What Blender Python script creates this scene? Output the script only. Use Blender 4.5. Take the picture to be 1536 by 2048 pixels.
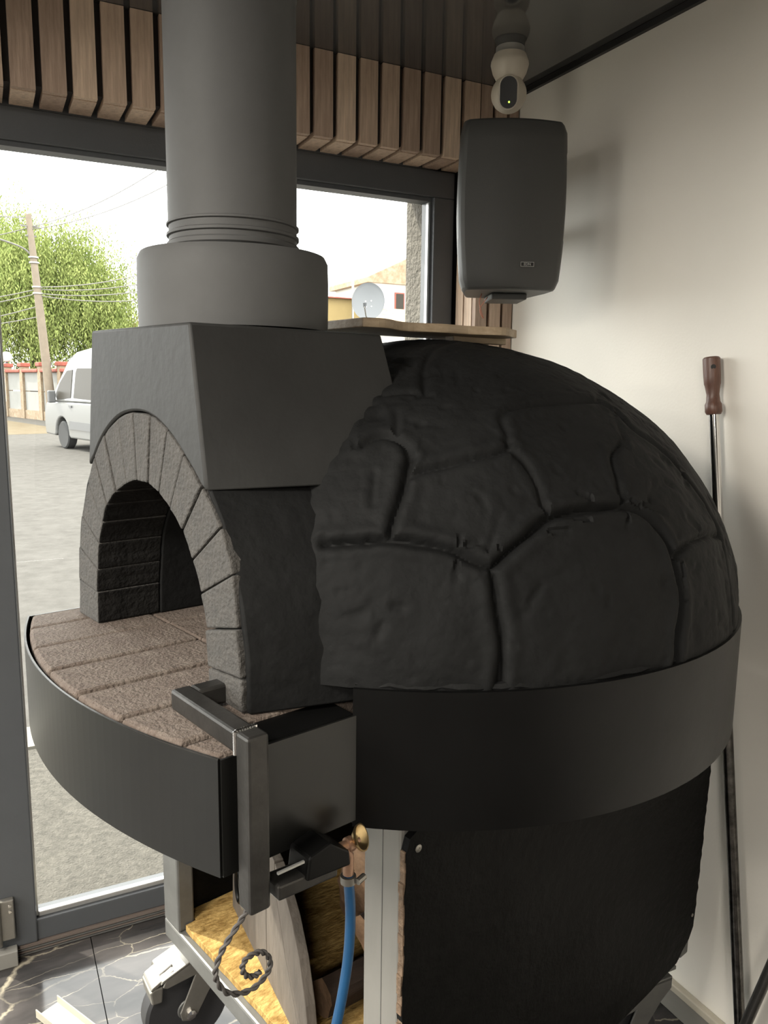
import bpy, math, random
import numpy as np
from mathutils import Vector, Matrix, noise

# ---------------------------------------------------------------- scene, camera, sky, sun, exposure
for ob in list(bpy.data.objects):
    bpy.data.objects.remove(ob, do_unlink=True)
scene = bpy.context.scene
COL = scene.collection
random.seed(7)
PI = math.pi

F_PX, H_CAM = 1580.0, 1.55
PITCH, ROLL, YAW = math.radians(9.13), math.radians(0.70), math.radians(26.9)
fw = Vector((math.sin(YAW)*math.cos(PITCH), math.cos(YAW)*math.cos(PITCH), -math.sin(PITCH)))
r0 = Vector((math.cos(YAW), -math.sin(YAW), 0)); u0 = r0.cross(fw)
rt = math.cos(ROLL)*r0 + math.sin(ROLL)*u0
up = -math.sin(ROLL)*r0 + math.cos(ROLL)*u0
cam_data = bpy.data.cameras.new('camera')
cam = bpy.data.objects.new('camera', cam_data); COL.objects.link(cam)
cam.matrix_world = Matrix(((rt.x, up.x, -fw.x, 0), (rt.y, up.y, -fw.y, 0), (rt.z, up.z, -fw.z, H_CAM), (0, 0, 0, 1)))
cam_data.sensor_fit = 'VERTICAL'; cam_data.sensor_height = 36.0
cam_data.lens = F_PX/2048*36.0
cam_data.clip_start = 0.02; cam_data.clip_end = 500
scene.camera = cam

SKY = 5.0
world = bpy.data.worlds.new('world'); scene.world = world; world.use_nodes = True
wn = world.node_tree.nodes; wl = world.node_tree.links
bg = wn['Background']
bg.inputs['Color'].default_value = (0.99, 0.98, 0.95, 1); bg.inputs['Strength'].default_value = SKY

sun_d = bpy.data.lights.new('sun', 'SUN'); sun_d.energy = 6.0; sun_d.angle = math.radians(1.2)
sun_d.color = (1.0, 0.93, 0.80)
sun = bpy.data.objects.new('sun', sun_d); COL.objects.link(sun)
SUN_EL = math.radians(51)
SUN_AZ = math.radians(38)
sdir = Vector((math.sin(SUN_AZ)*math.cos(SUN_EL), -math.cos(SUN_AZ)*math.cos(SUN_EL), -math.sin(SUN_EL)))
sun.rotation_euler = sdir.to_track_quat('-Z', 'Y').to_euler(); sun.location = (-12, 16, 24)

vs = scene.view_settings
vs.view_transform = 'Standard'; vs.look = 'None'; vs.gamma = 1.0; vs.use_curve_mapping = False
vs.exposure = 0.5
scene.cycles.max_bounces = 6; scene.cycles.diffuse_bounces = 3; scene.cycles.glossy_bounces = 3; scene.cycles.transparent_max_bounces = 12
scene.cycles.caustics_reflective = False; scene.cycles.caustics_refractive = False
scene.cycles.use_adaptive_sampling = True; scene.cycles.adaptive_threshold = 0.02
scene.cycles.use_denoising = True
scene.cycles.sample_clamp_indirect = 6.0

# ---------------------------------------------------------------- materials
MATS = {}
def mat(name, color, rough=0.6, metal=0.0, spec=0.5, var=0.0, vscale=8.0, bump=0.0, bscale=40.0, stretch=(1, 1, 1), coat=0.0, detail=6.0, color2=None, coords='Object', emit=None):
    if name in MATS: return MATS[name]
    m = bpy.data.materials.new(name); m.use_nodes = True; MATS[name] = m
    nt = m.node_tree; n = nt.nodes; l = nt.links
    b = n['Principled BSDF']
    b.inputs['Base Color'].default_value = (*color, 1); b.inputs['Roughness'].default_value = rough
    b.inputs['Metallic'].default_value = metal; b.inputs['Specular IOR Level'].default_value = spec
    b.inputs['Coat Weight'].default_value = coat
    if emit:
        b.inputs['Emission Color'].default_value = (*emit[0], 1); b.inputs['Emission Strength'].default_value = emit[1]
    tc = n.new('ShaderNodeTexCoord'); mp = n.new('ShaderNodeMapping'); mp.inputs['Scale'].default_value = stretch
    if coords == 'World':
        g = n.new('ShaderNodeNewGeometry'); l.new(g.outputs['Position'], mp.inputs['Vector'])
    else:
        l.new(tc.outputs['Object'], mp.inputs['Vector'])
    c2 = color2 or tuple(min(1, c*(1+var)) for c in color)
    c1 = color if color2 else tuple(c*(1-var) for c in color)
    nz = n.new('ShaderNodeTexNoise'); nz.inputs['Scale'].default_value = vscale; nz.inputs['Detail'].default_value = detail
    nz.inputs['Roughness'].default_value = 0.65
    l.new(mp.outputs['Vector'], nz.inputs['Vector'])
    rp = n.new('ShaderNodeValToRGB'); rp.color_ramp.elements[0].position = 0.32; rp.color_ramp.elements[1].position = 0.68
    rp.color_ramp.elements[0].color = (*c1, 1); rp.color_ramp.elements[1].color = (*c2, 1)
    l.new(nz.outputs['Fac'], rp.inputs['Fac']); l.new(rp.outputs['Color'], b.inputs['Base Color'])
    if bump > 0:
        nb = n.new('ShaderNodeTexNoise'); nb.inputs['Scale'].default_value = bscale; nb.inputs['Detail'].default_value = 8
        l.new(mp.outputs['Vector'], nb.inputs['Vector'])
        bp = n.new('ShaderNodeBump'); bp.inputs['Strength'].default_value = bump; bp.inputs['Distance'].default_value = 0.01
        l.new(nb.outputs['Fac'], bp.inputs['Height']); l.new(bp.outputs['Normal'], b.inputs['Normal'])
    return m

def glass_mat(name, tint=(1, 1, 1), refl=1.0):
    m = bpy.data.materials.new(name); m.use_nodes = True; MATS[name] = m
    nt = m.node_tree; n = nt.nodes; l = nt.links
    n.remove(n['Principled BSDF']); out = n['Material Output']
    tr = n.new('ShaderNodeBsdfTransparent'); tr.inputs['Color'].default_value = (*tint, 1)
    gl = n.new('ShaderNodeBsdfGlossy'); gl.inputs['Roughness'].default_value = 0.0
    fr = n.new('ShaderNodeFresnel'); fr.inputs['IOR'].default_value = 1.35
    mx = n.new('ShaderNodeMixShader')
    ge = n.new('ShaderNodeNewGeometry'); iv = n.new('ShaderNodeMath'); iv.operation = 'SUBTRACT'; iv.inputs[0].default_value = 1.0
    l.new(ge.outputs['Backfacing'], iv.inputs[1]); mu = n.new('ShaderNodeMath'); mu.operation = 'MULTIPLY'
    l.new(fr.outputs['Fac'], mu.inputs[0]); l.new(iv.outputs[0], mu.inputs[1])
    l.new(mu.outputs[0], mx.inputs['Fac']); l.new(tr.outputs[0], mx.inputs[1]); l.new(gl.outputs[0], mx.inputs[2])
    l.new(mx.outputs[0], out.inputs['Surface'])
    return m

def marble_mat():
    m = bpy.data.materials.new('black_marble'); m.use_nodes = True; MATS['marble'] = m
    nt = m.node_tree; n = nt.nodes; l = nt.links; b = n['Principled BSDF']
    g = n.new('ShaderNodeNewGeometry'); mp = n.new('ShaderNodeMapping'); mp.inputs['Rotation'].default_value = (0, 0, math.radians(-63))
    mp.inputs['Scale'].default_value = (0.75, 2.3, 1.0)
    l.new(g.outputs['Position'], mp.inputs['Vector'])
    def vein(scale, width, amount, lo, hi, seed):
        dn = n.new('ShaderNodeTexNoise'); dn.inputs['Scale'].default_value = 3.0; dn.inputs['Detail'].default_value = 6; dn.inputs['Roughness'].default_value = .6
        l.new(g.outputs['Position'], dn.inputs['Vector'])
        va = n.new('ShaderNodeVectorMath'); va.operation = 'MULTIPLY_ADD'; va.inputs[1].default_value = (amount, amount, 0); l.new(dn.outputs['Color'], va.inputs[0])
        l.new(mp.outputs['Vector'], va.inputs[2])
        of = n.new('ShaderNodeVectorMath'); of.inputs[1].default_value = (seed, seed*1.7, 0); l.new(va.outputs[0], of.inputs[0])
        vo = n.new('ShaderNodeTexVoronoi'); vo.feature = 'DISTANCE_TO_EDGE'; vo.inputs['Scale'].default_value = scale; l.new(of.outputs[0], vo.inputs['Vector'])
        r = n.new('ShaderNodeMapRange'); r.inputs['From Min'].default_value = 0; r.inputs['From Max'].default_value = width
        r.inputs['To Min'].default_value = 1; r.inputs['To Max'].default_value = 0; l.new(vo.outputs['Distance'], r.inputs['Value'])
        mk = n.new('ShaderNodeTexNoise'); mk.inputs['Scale'].default_value = 3.1; l.new(of.outputs[0], mk.inputs['Vector'])
        mr = n.new('ShaderNodeMapRange'); mr.inputs['From Min'].default_value = lo; mr.inputs['From Max'].default_value = hi; l.new(mk.outputs['Fac'], mr.inputs['Value'])
        m2 = n.new('ShaderNodeMath'); m2.operation = 'MULTIPLY'; l.new(r.outputs[0], m2.inputs[0]); l.new(mr.outputs[0], m2.inputs[1]); return m2.outputs[0]
    v1 = vein(2.2, 0.016, .28, .40, .52, 0.0); v2 = vein(4.6, 0.012, .20, .46, .60, 3.3)
    mxx = n.new('ShaderNodeMath'); mxx.operation = 'MAXIMUM'; l.new(v1, mxx.inputs[0]); l.new(v2, mxx.inputs[1])
    base = n.new('ShaderNodeTexNoise'); base.inputs['Scale'].default_value = 5; base.inputs['Detail'].default_value = 8
    l.new(mp.outputs['Vector'], base.inputs['Vector'])
    rp = n.new('ShaderNodeValToRGB'); rp.color_ramp.elements[0].color = (0.022, 0.021, 0.021, 1); rp.color_ramp.elements[1].color = (0.070, 0.063, 0.061, 1)
    rp.color_ramp.elements[0].position = .35; rp.color_ramp.elements[1].position = .7
    l.new(base.outputs['Fac'], rp.inputs['Fac'])
    mix = n.new('ShaderNodeMix'); mix.data_type = 'RGBA'; mix.inputs[7].default_value = (0.27, 0.24, 0.185, 1)
    l.new(mxx.outputs[0], mix.inputs[0]); l.new(rp.outputs['Color'], mix.inputs[6]); l.new(mix.outputs[2], b.inputs['Base Color'])
    b.inputs['Roughness'].default_value = 0.12
    return m

def wood_mat(name, dark, light, axis='z', rough=0.55, scale=1.0, coords='Object'):
    st = {'x': (1, 14, 14), 'y': (14, 1, 14), 'z': (14, 14, 1)}[axis]
    return mat(name, dark, rough=rough, color2=light, vscale=6*scale, stretch=st, bump=0.15, bscale=12*scale, detail=8, coords=coords)

BLACK = mat('black_plaster', (0.0095, 0.0097, 0.0098), rough=0.72, spec=0.12, var=0.28, vscale=5, bump=0.35, bscale=38)
HOODM = mat('hood_plaster', (0.024, 0.024, 0.0235), rough=0.6, spec=0.3, var=0.2, vscale=4, bump=0.10, bscale=45, stretch=(1, 1, .9))
BRICKM = mat('sooty_brick', (0.0408, 0.0394, 0.0374), rough=0.85, color2=(0.0646, 0.0598, 0.0544), vscale=30, bump=0.6, bscale=150)
SOOT = mat('soot', (0.011, 0.0105, 0.010), rough=0.85, spec=0.15, var=0.4, vscale=20, bump=0.5, bscale=120)
HEARTHM = mat('hearth_firebrick', (0.0935, 0.0688, 0.0550), rough=0.9, color2=(0.1595, 0.1293, 0.1073), vscale=34, bump=0.55, bscale=170)
STEELB = mat('black_sheet_steel', (0.0030, 0.0030, 0.0030), rough=0.40, spec=0.16, var=0.2, vscale=9, bump=0.05, bscale=20)
TUBEM = mat('raw_dark_steel', (0.0465, 0.0446, 0.0422), rough=0.36, metal=0.6, var=0.25, vscale=20, bump=0.08, bscale=50)
PIPEM = mat('matt_black_pipe', (0.085, 0.085, 0.085), rough=0.6, spec=0.2, var=0.1, vscale=4)
LEGM = mat('grey_painted_steel', (0.1836, 0.1775, 0.1622), rough=0.5, var=0.08, vscale=14, bump=0.05, bscale=60, stretch=(1, 1, .2))
LEGD = mat('dark_grey_steel', (0.12, 0.12, 0.115), rough=0.45, metal=0.3, var=0.15, vscale=14)
OSBB = mat('black_painted_board', (0.0035, 0.0035, 0.0034), rough=0.6, spec=0.08, var=0.5, vscale=5, bump=0.35, bscale=45)
RAWE = mat('raw_board_edge', (0.17, 0.115, 0.075), rough=0.9, var=0.4, vscale=60, bump=0.8, bscale=120)
OSB = mat('oriented_strand_board', (0.20, 0.118, 0.036), rough=0.85, spec=0.1, color2=(0.46, 0.31, 0.115), vscale=26, stretch=(1, 2.2, 1), bump=0.6, bscale=60, detail=3)
GREYWOOD = mat('weathered_plywood', (0.0922, 0.0778, 0.0645), rough=0.75, var=0.25, vscale=20, bump=0.3, bscale=60, stretch=(1, 1, .3))
RUBBER = mat('black_rubber', (0.0220, 0.0220, 0.0240), rough=0.6, var=0.1)
ZINC = mat('zinc_plated', (0.2604, 0.2480, 0.2232), rough=0.38, metal=0.75, var=0.1, vscale=20)
CHROME = mat('chrome', (0.80, 0.79, 0.78), rough=0.10, metal=1.0)
BRASS = mat('brass', (0.62, 0.46, 0.24), rough=0.3, metal=1.0, var=0.15, vscale=40)
COPPER = mat('dull_brass', (0.36, 0.22, 0.15), rough=0.45, metal=0.7, var=0.2, vscale=40)
BLUEH = mat('blue_rubber_hose', (0.0096, 0.0630, 0.1560), rough=0.4, var=0.1)
WIREM = mat('grey_twisted_wire', (0.0550, 0.0500, 0.0475), rough=0.6, var=0.2, vscale=80)
WALLW = mat('white_wall_paint', (0.82, 0.785, 0.715), rough=0.6, var=0.015, vscale=3, bump=0.04, bscale=160)
WALLG = mat('grey_wall_paint', (0.42, 0.40, 0.37), rough=0.7, var=0.03, vscale=3)
CEILM = mat('black_stretch_ceiling', (0.0640, 0.0640, 0.0640), rough=0.07, spec=0.9)
TRIMB = mat('black_trim', (0.012, 0.012, 0.012), rough=0.5)
BASEB = mat('pale_baseboard', (0.46, 0.42, 0.34), rough=0.45, var=0.05)
BASEG = mat('grey_baseboard', (0.20, 0.19, 0.17), rough=0.4, var=0.08, stretch=(1, .1, 1))
SLATS = [wood_mat('slat_wood_a', (0.3858, 0.2800, 0.2057), (0.6287, 0.4716, 0.3573)),
         wood_mat('slat_wood_b', (0.3002, 0.2116, 0.1599), (0.4859, 0.3573, 0.2743)),
         wood_mat('slat_wood_c', (0.4572, 0.3372, 0.2514), (0.7430, 0.5715, 0.4286))]
FELT = mat('dark_felt_backing', (0.030, 0.026, 0.024), rough=0.9)
FRAMEM = mat('anthracite_window_frame', (0.066, 0.070, 0.076), rough=0.4, var=0.05, bump=0.03, bscale=200)
SILVER = mat('silver_gasket', (0.55, 0.55, 0.54), rough=0.3, metal=0.8)
THRES = mat('bronze_threshold', (0.20, 0.165, 0.145), rough=0.35, metal=0.5, var=0.15, stretch=(.2, 8, 1))
STUCCO = mat('rough_stucco', (0.1620, 0.1500, 0.1320), rough=0.95, spec=0.05, var=0.25, vscale=60, bump=1.0, bscale=80)
GLASS = glass_mat('window_glass', (0.97, 0.985, 0.98))
MARBLE = marble_mat()
SPKM = mat('speaker_plastic', (0.0510, 0.0510, 0.0493), rough=0.5, bump=0.05, bscale=400)
CAMW = mat('camera_plastic', (0.62, 0.56, 0.47), rough=0.4)
CAMB = mat('camera_face', (0.012, 0.014, 0.018), rough=0.15)
HANDLE = wood_mat('turned_handle_wood', (0.085, 0.038, 0.026), (0.17, 0.085, 0.060), rough=0.4)
BOARDW = wood_mat('pale_board_wood', (0.30, 0.22, 0.14), (0.45, 0.35, 0.24), axis='x')
BARK = mat('log_bark', (0.0248, 0.0144, 0.0090), rough=0.95, var=0.5, vscale=20, bump=1.0, bscale=30, stretch=(.2, 1, 1))
LOGEND = mat('split_log_end', (0.1980, 0.1200, 0.0690), rough=0.85, var=0.3, vscale=30, bump=0.4, bscale=60)
CREAM = mat('cream_plastic', (0.3960, 0.3720, 0.3000), rough=0.5)
ASPH = mat('worn_asphalt', (0.0656, 0.0620, 0.0551), rough=0.95, spec=0.05, color2=(0.1155, 0.1076, 0.0945), vscale=45, bump=0.8, bscale=120, coords='World')
ROADM = mat('road_asphalt', (0.0672, 0.0638, 0.0588), rough=0.95, spec=0.05, color2=(0.0903, 0.0861, 0.0798), vscale=6, bump=0.3, bscale=60, coords='World')
CONC = mat('pale_concrete', (0.2016, 0.1915, 0.1680), rough=0.9, spec=0.05, var=0.15, vscale=5, coords='World')
DIRT = mat('dusty_verge', (0.1008, 0.0798, 0.0525), rough=1.0, spec=0.05, color2=(0.1260, 0.1071, 0.0756), vscale=2, coords='World')
WHITEP = mat('white_van_paint', (0.1488, 0.1488, 0.1440), rough=0.25, coat=0.4)
VANGL = mat('van_window_glass', (0.040, 0.036, 0.030), rough=0.35, spec=0.08)
VGREY = mat('van_grey_plastic', (0.10, 0.10, 0.10), rough=0.6)
TYRE = mat('van_tyre', (0.03, 0.03, 0.03), rough=0.8)
LEAFM = mat('willow_leaves', (0.090, 0.125, 0.030), rough=0.8, spec=0.1, color2=(0.30, 0.34, 0.115), vscale=1.6, coords='World')
LEAFR = mat('russet_leaves', (0.2880, 0.1536, 0.0576), rough=0.7, color2=(0.2880, 0.2688, 0.0768), vscale=2, coords='World')
TRUNK = mat('tree_bark', (0.09, 0.065, 0.045), rough=0.95, var=0.3)
POLEM = mat('weathered_concrete_pole', (0.1800, 0.1470, 0.1110), rough=0.9, var=0.12, vscale=3)
CABLE = mat('pale_cable', (0.1320, 0.1260, 0.1140), rough=0.6)
FPANEL = mat('fence_panel', (0.2160, 0.2160, 0.2040), rough=0.8, var=0.06, vscale=2)
FSTONE = mat('fence_stone', (0.1800, 0.1200, 0.0720), rough=0.9, color2=(0.2760, 0.2280, 0.1620), vscale=7)
RTILE = mat('red_tile', (0.2400, 0.0630, 0.0420), rough=0.7, var=0.2, vscale=6)
GATEM = mat('dark_metal_gate', (0.0420, 0.0450, 0.0480), rough=0.5, var=0.1)
GLOBE = mat('white_globe', (0.8, 0.8, 0.78), rough=0.3)
DISHM = mat('satellite_dish_paint', (0.1200, 0.1260, 0.1320), rough=0.5)
YWALL = mat('yellow_house_wall', (0.2400, 0.1800, 0.0840), rough=0.9, spec=0.05, var=0.06, vscale=1)
WHOUSE = mat('white_house_wall', (0.60, 0.58, 0.54), rough=0.9, spec=0.05)
ROOFT = mat('terracotta_roof', (0.24, 0.155, 0.10), rough=0.9, spec=0.05, color2=(0.36, 0.29, 0.215), vscale=3)
GRASSM = mat('verge_grass', (0.13, 0.21, 0.03), rough=0.9, var=0.3, vscale=6)

# ---------------------------------------------------------------- mesh helpers
class MB:
    def __init__(s): s.v = []; s.f = []; s.mi = []
    def add(s, vs, fs, mi=0):
        o = len(s.v); s.v += [tuple(p) for p in vs]; s.f += [tuple(i+o for i in f) for f in fs]; s.mi += [mi]*len(fs); return s
    def box(s, x0, x1, y0, y1, z0, z1, M=None, mi=0):
        vs = [Vector((x, y, z)) for z in (z0, z1) for y in (y0, y1) for x in (x0, x1)]
        if M is not None: vs = [M @ p for p in vs]
        return s.add(vs, [(0, 2, 3, 1), (4, 5, 7, 6), (0, 1, 5, 4), (2, 6, 7, 3), (0, 4, 6, 2), (1, 3, 7, 5)], mi)
    def prism(s, pts, fn, a, b, mi=0):
        """extrude the 2D polygon pts between depths a and b; fn(p, q, d) -> 3D"""
        n = len(pts); vs = [fn(p, q, a) for p, q in pts]+[fn(p, q, b) for p, q in pts]
        fs = [tuple(range(n)), tuple(range(2*n-1, n-1, -1))]+[(i, i+n, (i+1) % n+n, (i+1) % n) for i in range(n)]
        return s.add(vs, fs, mi)
    def lathe(s, prof, n=32, M=None, cap=True, mi=0):
        vs = []; fs = []
        for r, z in prof:
            for k in range(n):
                t = 2*PI*k/n; vs.append(Vector((r*math.cos(t), r*math.sin(t), z)))
        if M is not None: vs = [M @ p for p in vs]
        for i in range(len(prof)-1):
            for k in range(n):
                fs.append((i*n+k, i*n+(k+1) % n, (i+1)*n+(k+1) % n, (i+1)*n+k))
        if cap:
            fs.append(tuple(range(n-1, -1, -1))); fs.append(tuple((len(prof)-1)*n+k for k in range(n)))
        return s.add(vs, fs, mi)
    def tube(s, pts, r, n=10, cap=True, mi=0):
        pts = [Vector(p) for p in pts]; m = len(pts); vs = []; fs = []
        rr = r if isinstance(r, (list, tuple)) else [r]*m
        ref = None
        for i, p in enumerate(pts):
            d = (pts[min(i+1, m-1)]-pts[max(i-1, 0)]).normalized()
            if ref is None:
                ref = d.cross(Vector((0, 0, 1)))
                if ref.length < 1e-3: ref = d.cross(Vector((1, 0, 0)))
            ref = (ref-d*ref.dot(d)).normalized(); b = d.cross(ref)
            for k in range(n):
                t = 2*PI*k/n; vs.append(p+(ref*math.cos(t)+b*math.sin(t))*rr[i])
        for i in range(m-1):
            for k in range(n):
                fs.append((i*n+k, i*n+(k+1) % n, (i+1)*n+(k+1) % n, (i+1)*n+k))
        if cap:
            fs.append(tuple(range(n-1, -1, -1))); fs.append(tuple((m-1)*n+k for k in range(n)))
        return s.add(vs, fs, mi)
    def mesh(s, name, mats, smooth=False, inv=None):
        vs = s.v if inv is None else [tuple(inv @ Vector(p)) for p in s.v]
        me = bpy.data.meshes.new(name); me.from_pydata(vs, [], s.f); me.update()
        mats = mats if isinstance(mats, (list, tuple)) else [mats]
        for m in mats: me.materials.append(m)
        if len(mats) > 1: me.polygons.foreach_set('material_index', s.mi)
        import bmesh
        bm = bmesh.new(); bm.from_mesh(me); bmesh.ops.recalc_face_normals(bm, faces=bm.faces); bm.to_mesh(me); bm.free()
        if smooth:
            me.polygons.foreach_set('use_smooth', [True]*len(me.polygons))
            try: me.set_sharp_from_angle(angle=math.radians(35))
            except Exception: pass
        return me

def catmull(pts, k=8):
    P = [Vector(p) for p in pts]; P = [P[0]*2-P[1]]+P+[P[-1]*2-P[-2]]; out = []
    for i in range(1, len(P)-2):
        for j in range(k):
            t = j/k; a, b, c, d = P[i-1], P[i], P[i+1], P[i+2]
            out.append(0.5*((2*b)+(c-a)*t+(2*a-5*b+4*c-d)*t*t+(3*b-a-3*c+d)*t**3))
    out.append(P[-2]); return out

def tag(o, label=None, cat=None, group=None, kind=None):
    if label: o['label'] = label
    if cat: o['category'] = cat
    if group: o['group'] = group
    if kind: o['kind'] = kind
    return o
def root(name, loc, label, cat, group=None, rz=0.0):
    o = bpy.data.objects.new(name, None); COL.objects.link(o); o.empty_display_size = 0.05
    o.matrix_world = Matrix.Translation(Vector(loc)) @ Matrix.Rotation(rz, 4, 'Z')
    o.location = loc; o.rotation_euler = (0, 0, rz)
    return tag(o, label, cat, group)
def wmat(o):
    m = Matrix.Translation(o.location) @ o.rotation_euler.to_matrix().to_4x4()
    return wmat(o.parent) @ m if o.parent else m
def bev(o, w, seg=2, ang=35):
    b = o.modifiers.new('bevel', 'BEVEL'); b.width = w; b.segments = seg; b.limit_method = 'ANGLE'; b.angle_limit = math.radians(ang)
    return o
def obj(name, mb, mats, parent=None, smooth=False, bevel=0.0, at=None):
    """one mesh object from world-space geometry; its origin at `at` (or its parent's frame)"""
    if parent is not None: M = wmat(parent)
    else: M = Matrix.Identity(4)
    loc = None
    if at is None:
        c = np.array(mb.v); at = Vector(((c[:, 0].min()+c[:, 0].max())/2, (c[:, 1].min()+c[:, 1].max())/2, c[:, 2].min()))
    else: at = Vector(at)
    locl = M.inverted() @ at
    T = M @ Matrix.Translation(locl)
    me = mb.mesh(name, mats, smooth, T.inverted())
    o = bpy.data.objects.new(name, me); COL.objects.link(o)
    o.parent = parent; o.location = locl
    if bevel: bev(o, bevel)
    return o

# the oven's own frame: u from the mouth inwards, v to the window side, z up
AX = math.radians(13.7)
OA = Vector((math.cos(AX), math.sin(AX), 0)); OL = Vector((-OA.y, OA.x, 0)); OO = Vector((0.211, 1.250, 0))
def W(u, v, z): return OO+OA*u+OL*v+Vector((0, 0, z))
def WB(mb, u0, u1, v0, v1, z0, z1, mi=0):
    vs = [W(x, y, z) for z in (z0, z1) for y in (v0, v1) for x in (u0, u1)]
    return mb.add(vs, [(0, 2, 3, 1), (4, 5, 7, 6), (0, 1, 5, 4), (2, 6, 7, 3), (0, 4, 6, 2), (1, 3, 7, 5)], mi)
def FV(v, z, d): return W(d, v, z)      # polygon in (v, z), depth along u
def FZ(u, v, d): return W(u, v, d)      # polygon in (u, v), depth along z

XW, YS, ZC = 1.471, 2.043, 2.405        # white wall, slat wall, ceiling
XL, YB = -3.3, -3.0

# ================================================================= THE ROOM
fl = obj('floor', MB().box(XL, XW, YB, 2.20, -0.10, -0.008), mat('tile_grout', (0.03, 0.028, 0.027), rough=.9)); tag(fl, kind='structure')
tile_me = None
TX, TY = 0.60, 1.20
for i in range(-6, 3):
    for j in range(-3, 3):
        x0 = 0.184+i*TX; y0 = 1.55+j*TY
        x1, y1 = x0+TX, y0+TY
        xa, xb, ya, yb = max(x0, XL), min(x1, XW), max(y0, YB), min(y1, 2.165)
        if xb-xa < .05 or yb-ya < .05: continue
        g = 0.0012
        if (xa, xb, ya, yb) == (x0, x1, y0, y1):
            if tile_me is None:
                tile_me = MB().box(g, TX-g, g, TY-g, 0, 0.008).mesh('floor_tile', MARBLE)
            t = bpy.data.objects.new('floor_tile', tile_me); COL.objects.link(t); t.parent = fl
            t.location = Vector((x0, y0, -0.008))-fl.location
        else:
            obj('floor_tile', MB().box(xa+g, xb-g, ya+g, yb-g, -0.008, 0), MARBLE, fl)

wr = obj('wall_right', MB().box(XW, XW+.14, YB, 2.34, 0, ZC), WALLW); tag(wr, kind='structure')
ce = obj('ceiling', MB().box(XL, XW+.14, YB, 2.34, ZC, ZC+.1), CEILM); tag(ce, kind='structure')
tr1 = obj('trim_1', MB().box(XW-.012, XW-.0005, YB, YS-.001, ZC-.016, ZC-.001), TRIMB); tag(tr1, kind='structure')
wb = obj('wall_back', MB().box(XL-.1, XW+.14, YB-.12, YB, 0, ZC), WALLG); tag(wb, kind='structure')
bb = obj('baseboard_right', MB().box(XW-.016, XW-.0005, YB, YS-.001, 0.001, .080), BASEG, bevel=.002); tag(bb, kind='structure')
obj('top_moulding', MB().box(XW-.020, XW-.0006, YB, YS-.001, .062, .082), BASEB, bb, bevel=.003)

# window wall: lintel, pier beside the corner, far pier; clad in vertical slats
mb = MB()
mb.box(XL, XW, 2.060, 2.34, 2.205, ZC)
mb.box(1.350, XW, 2.060, 2.34, 0.0, 2.205)
mb.box(XL, -2.60, 2.060, 2.34, 0.0, 2.205)
ww = obj('wall_window', mb, FELT); tag(ww, kind='structure')
# outside skin in rough stucco
mb = MB()
mb.box(XL-.3, XW+1.5, 2.342, 2.375, 2.175, 3.1)
mb.box(1.275, XW+1.5, 2.342, 2.375, -.1, 2.175)
mb.box(1.275, 1.349, 2.245, 2.341, -.1, 2.203)
mb.box(XL-.3, -2.62, 2.342, 2.375, -.1, 2.175)
obj('stucco_skin', mb, STUCCO, ww)
P_S, W_S = 0.0655, 0.051
def slat_mesh(w, h, d=.017): return MB().box(0, w, 0, d, 0, h)
sme = {}
def slat(x, z0, z1, w=W_S, k=0):
    key = (round(w, 4), round(z1-z0, 4), k)
    if key not in sme: sme[key] = slat_mesh(w, z1-z0).mesh('slat', SLATS[k])
    o = bpy.data.objects.new('slat', sme[key]); COL.objects.link(o); o.parent = ww
    o.location = Vector((x, YS, z0))-ww.location; return o
nsl = 0
x = 1.345-P_S
while x > -2.6:
    slat(x, 2.192, ZC-.001, k=(nsl*7 % 5) % 3)
    # the soffit slat below it
    key = ('sof', (nsl*5 % 4) % 3)
    if key not in sme: sme[key] = MB().box(0, W_S, 0, .108, 0, .014).mesh('soffit_slat', SLATS[key[1]])
    o = bpy.data.objects.new('soffit_slat', sme[key]); COL.objects.link(o); o.parent = ww
    o.location = Vector((x, YS+.018, 2.190))-ww.location
    x -= P_S; nsl += 1
for k, (x, w) in enumerate(((1.334, .040), (1.386, .038), (1.434, .032))):
    slat(x, 0.002, ZC-.001, w=w, k=(1, 0, 1)[k])
for k, y in enumerate((2.064, 2.112)):
    obj('reveal_slat', MB().box(1.333, 1.349, y, y+.040, .002, 2.190), SLATS[2], ww)

# window_1: the glazed front in anthracite frames
YF0, YF1 = 2.170, 2.240
mb = MB()
mb.box(-2.60, 1.330, YF0, YF1, 2.112, 2.188)
mb.box(1.258, 1.330, YF0, YF1, .036, 2.112)
mb.box(-2.60, 1.330, YF0, YF1, .030, .092)
win = obj('window_1', mb, FRAMEM, bevel=.003); tag(win, kind='structure')
obj('frame_step', MB().box(-2.60, 1.258, YF0+.012, YF1-.01, 2.100, 2.112), FRAMEM, win)
obj('frame_step', MB().box(1.250, 1.258, YF0+.012, YF1-.01, .092, 2.100), FRAMEM, win)
obj('gasket', MB().box(1.2475, 1.250, YF0+.016, YF0+.030, .108, 2.098), SILVER, win)
obj('mullion', MB().box(-.045, .050, YF0-.006, YF1, .030, 2.112), FRAMEM, win, bevel=.004)
obj('mullion', MB().box(-1.36, -1.25, YF0, YF1, .092, 2.112), FRAMEM, win, bevel=.004)
obj('gasket', MB().box(.050, .055, YF0+.014, YF1-.02, .095, 2.10), SILVER, win)
obj('glazing_bead', MB().box(.055, 1.248, YF0+.010, YF0+.028, .092, .108), SILVER, win, bevel=.003)
for (a, b) in ((.056, 1.247), (-1.249, -.046), (-2.60, -1.361)):
    obj('pane', MB().box(a, b, 2.200, 2.206, .095, 2.108), GLASS, win)
th = obj('threshold', MB().box(-2.60, 1.330, 2.166, 2.262, .0005, .0295), THRES, win)
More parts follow.
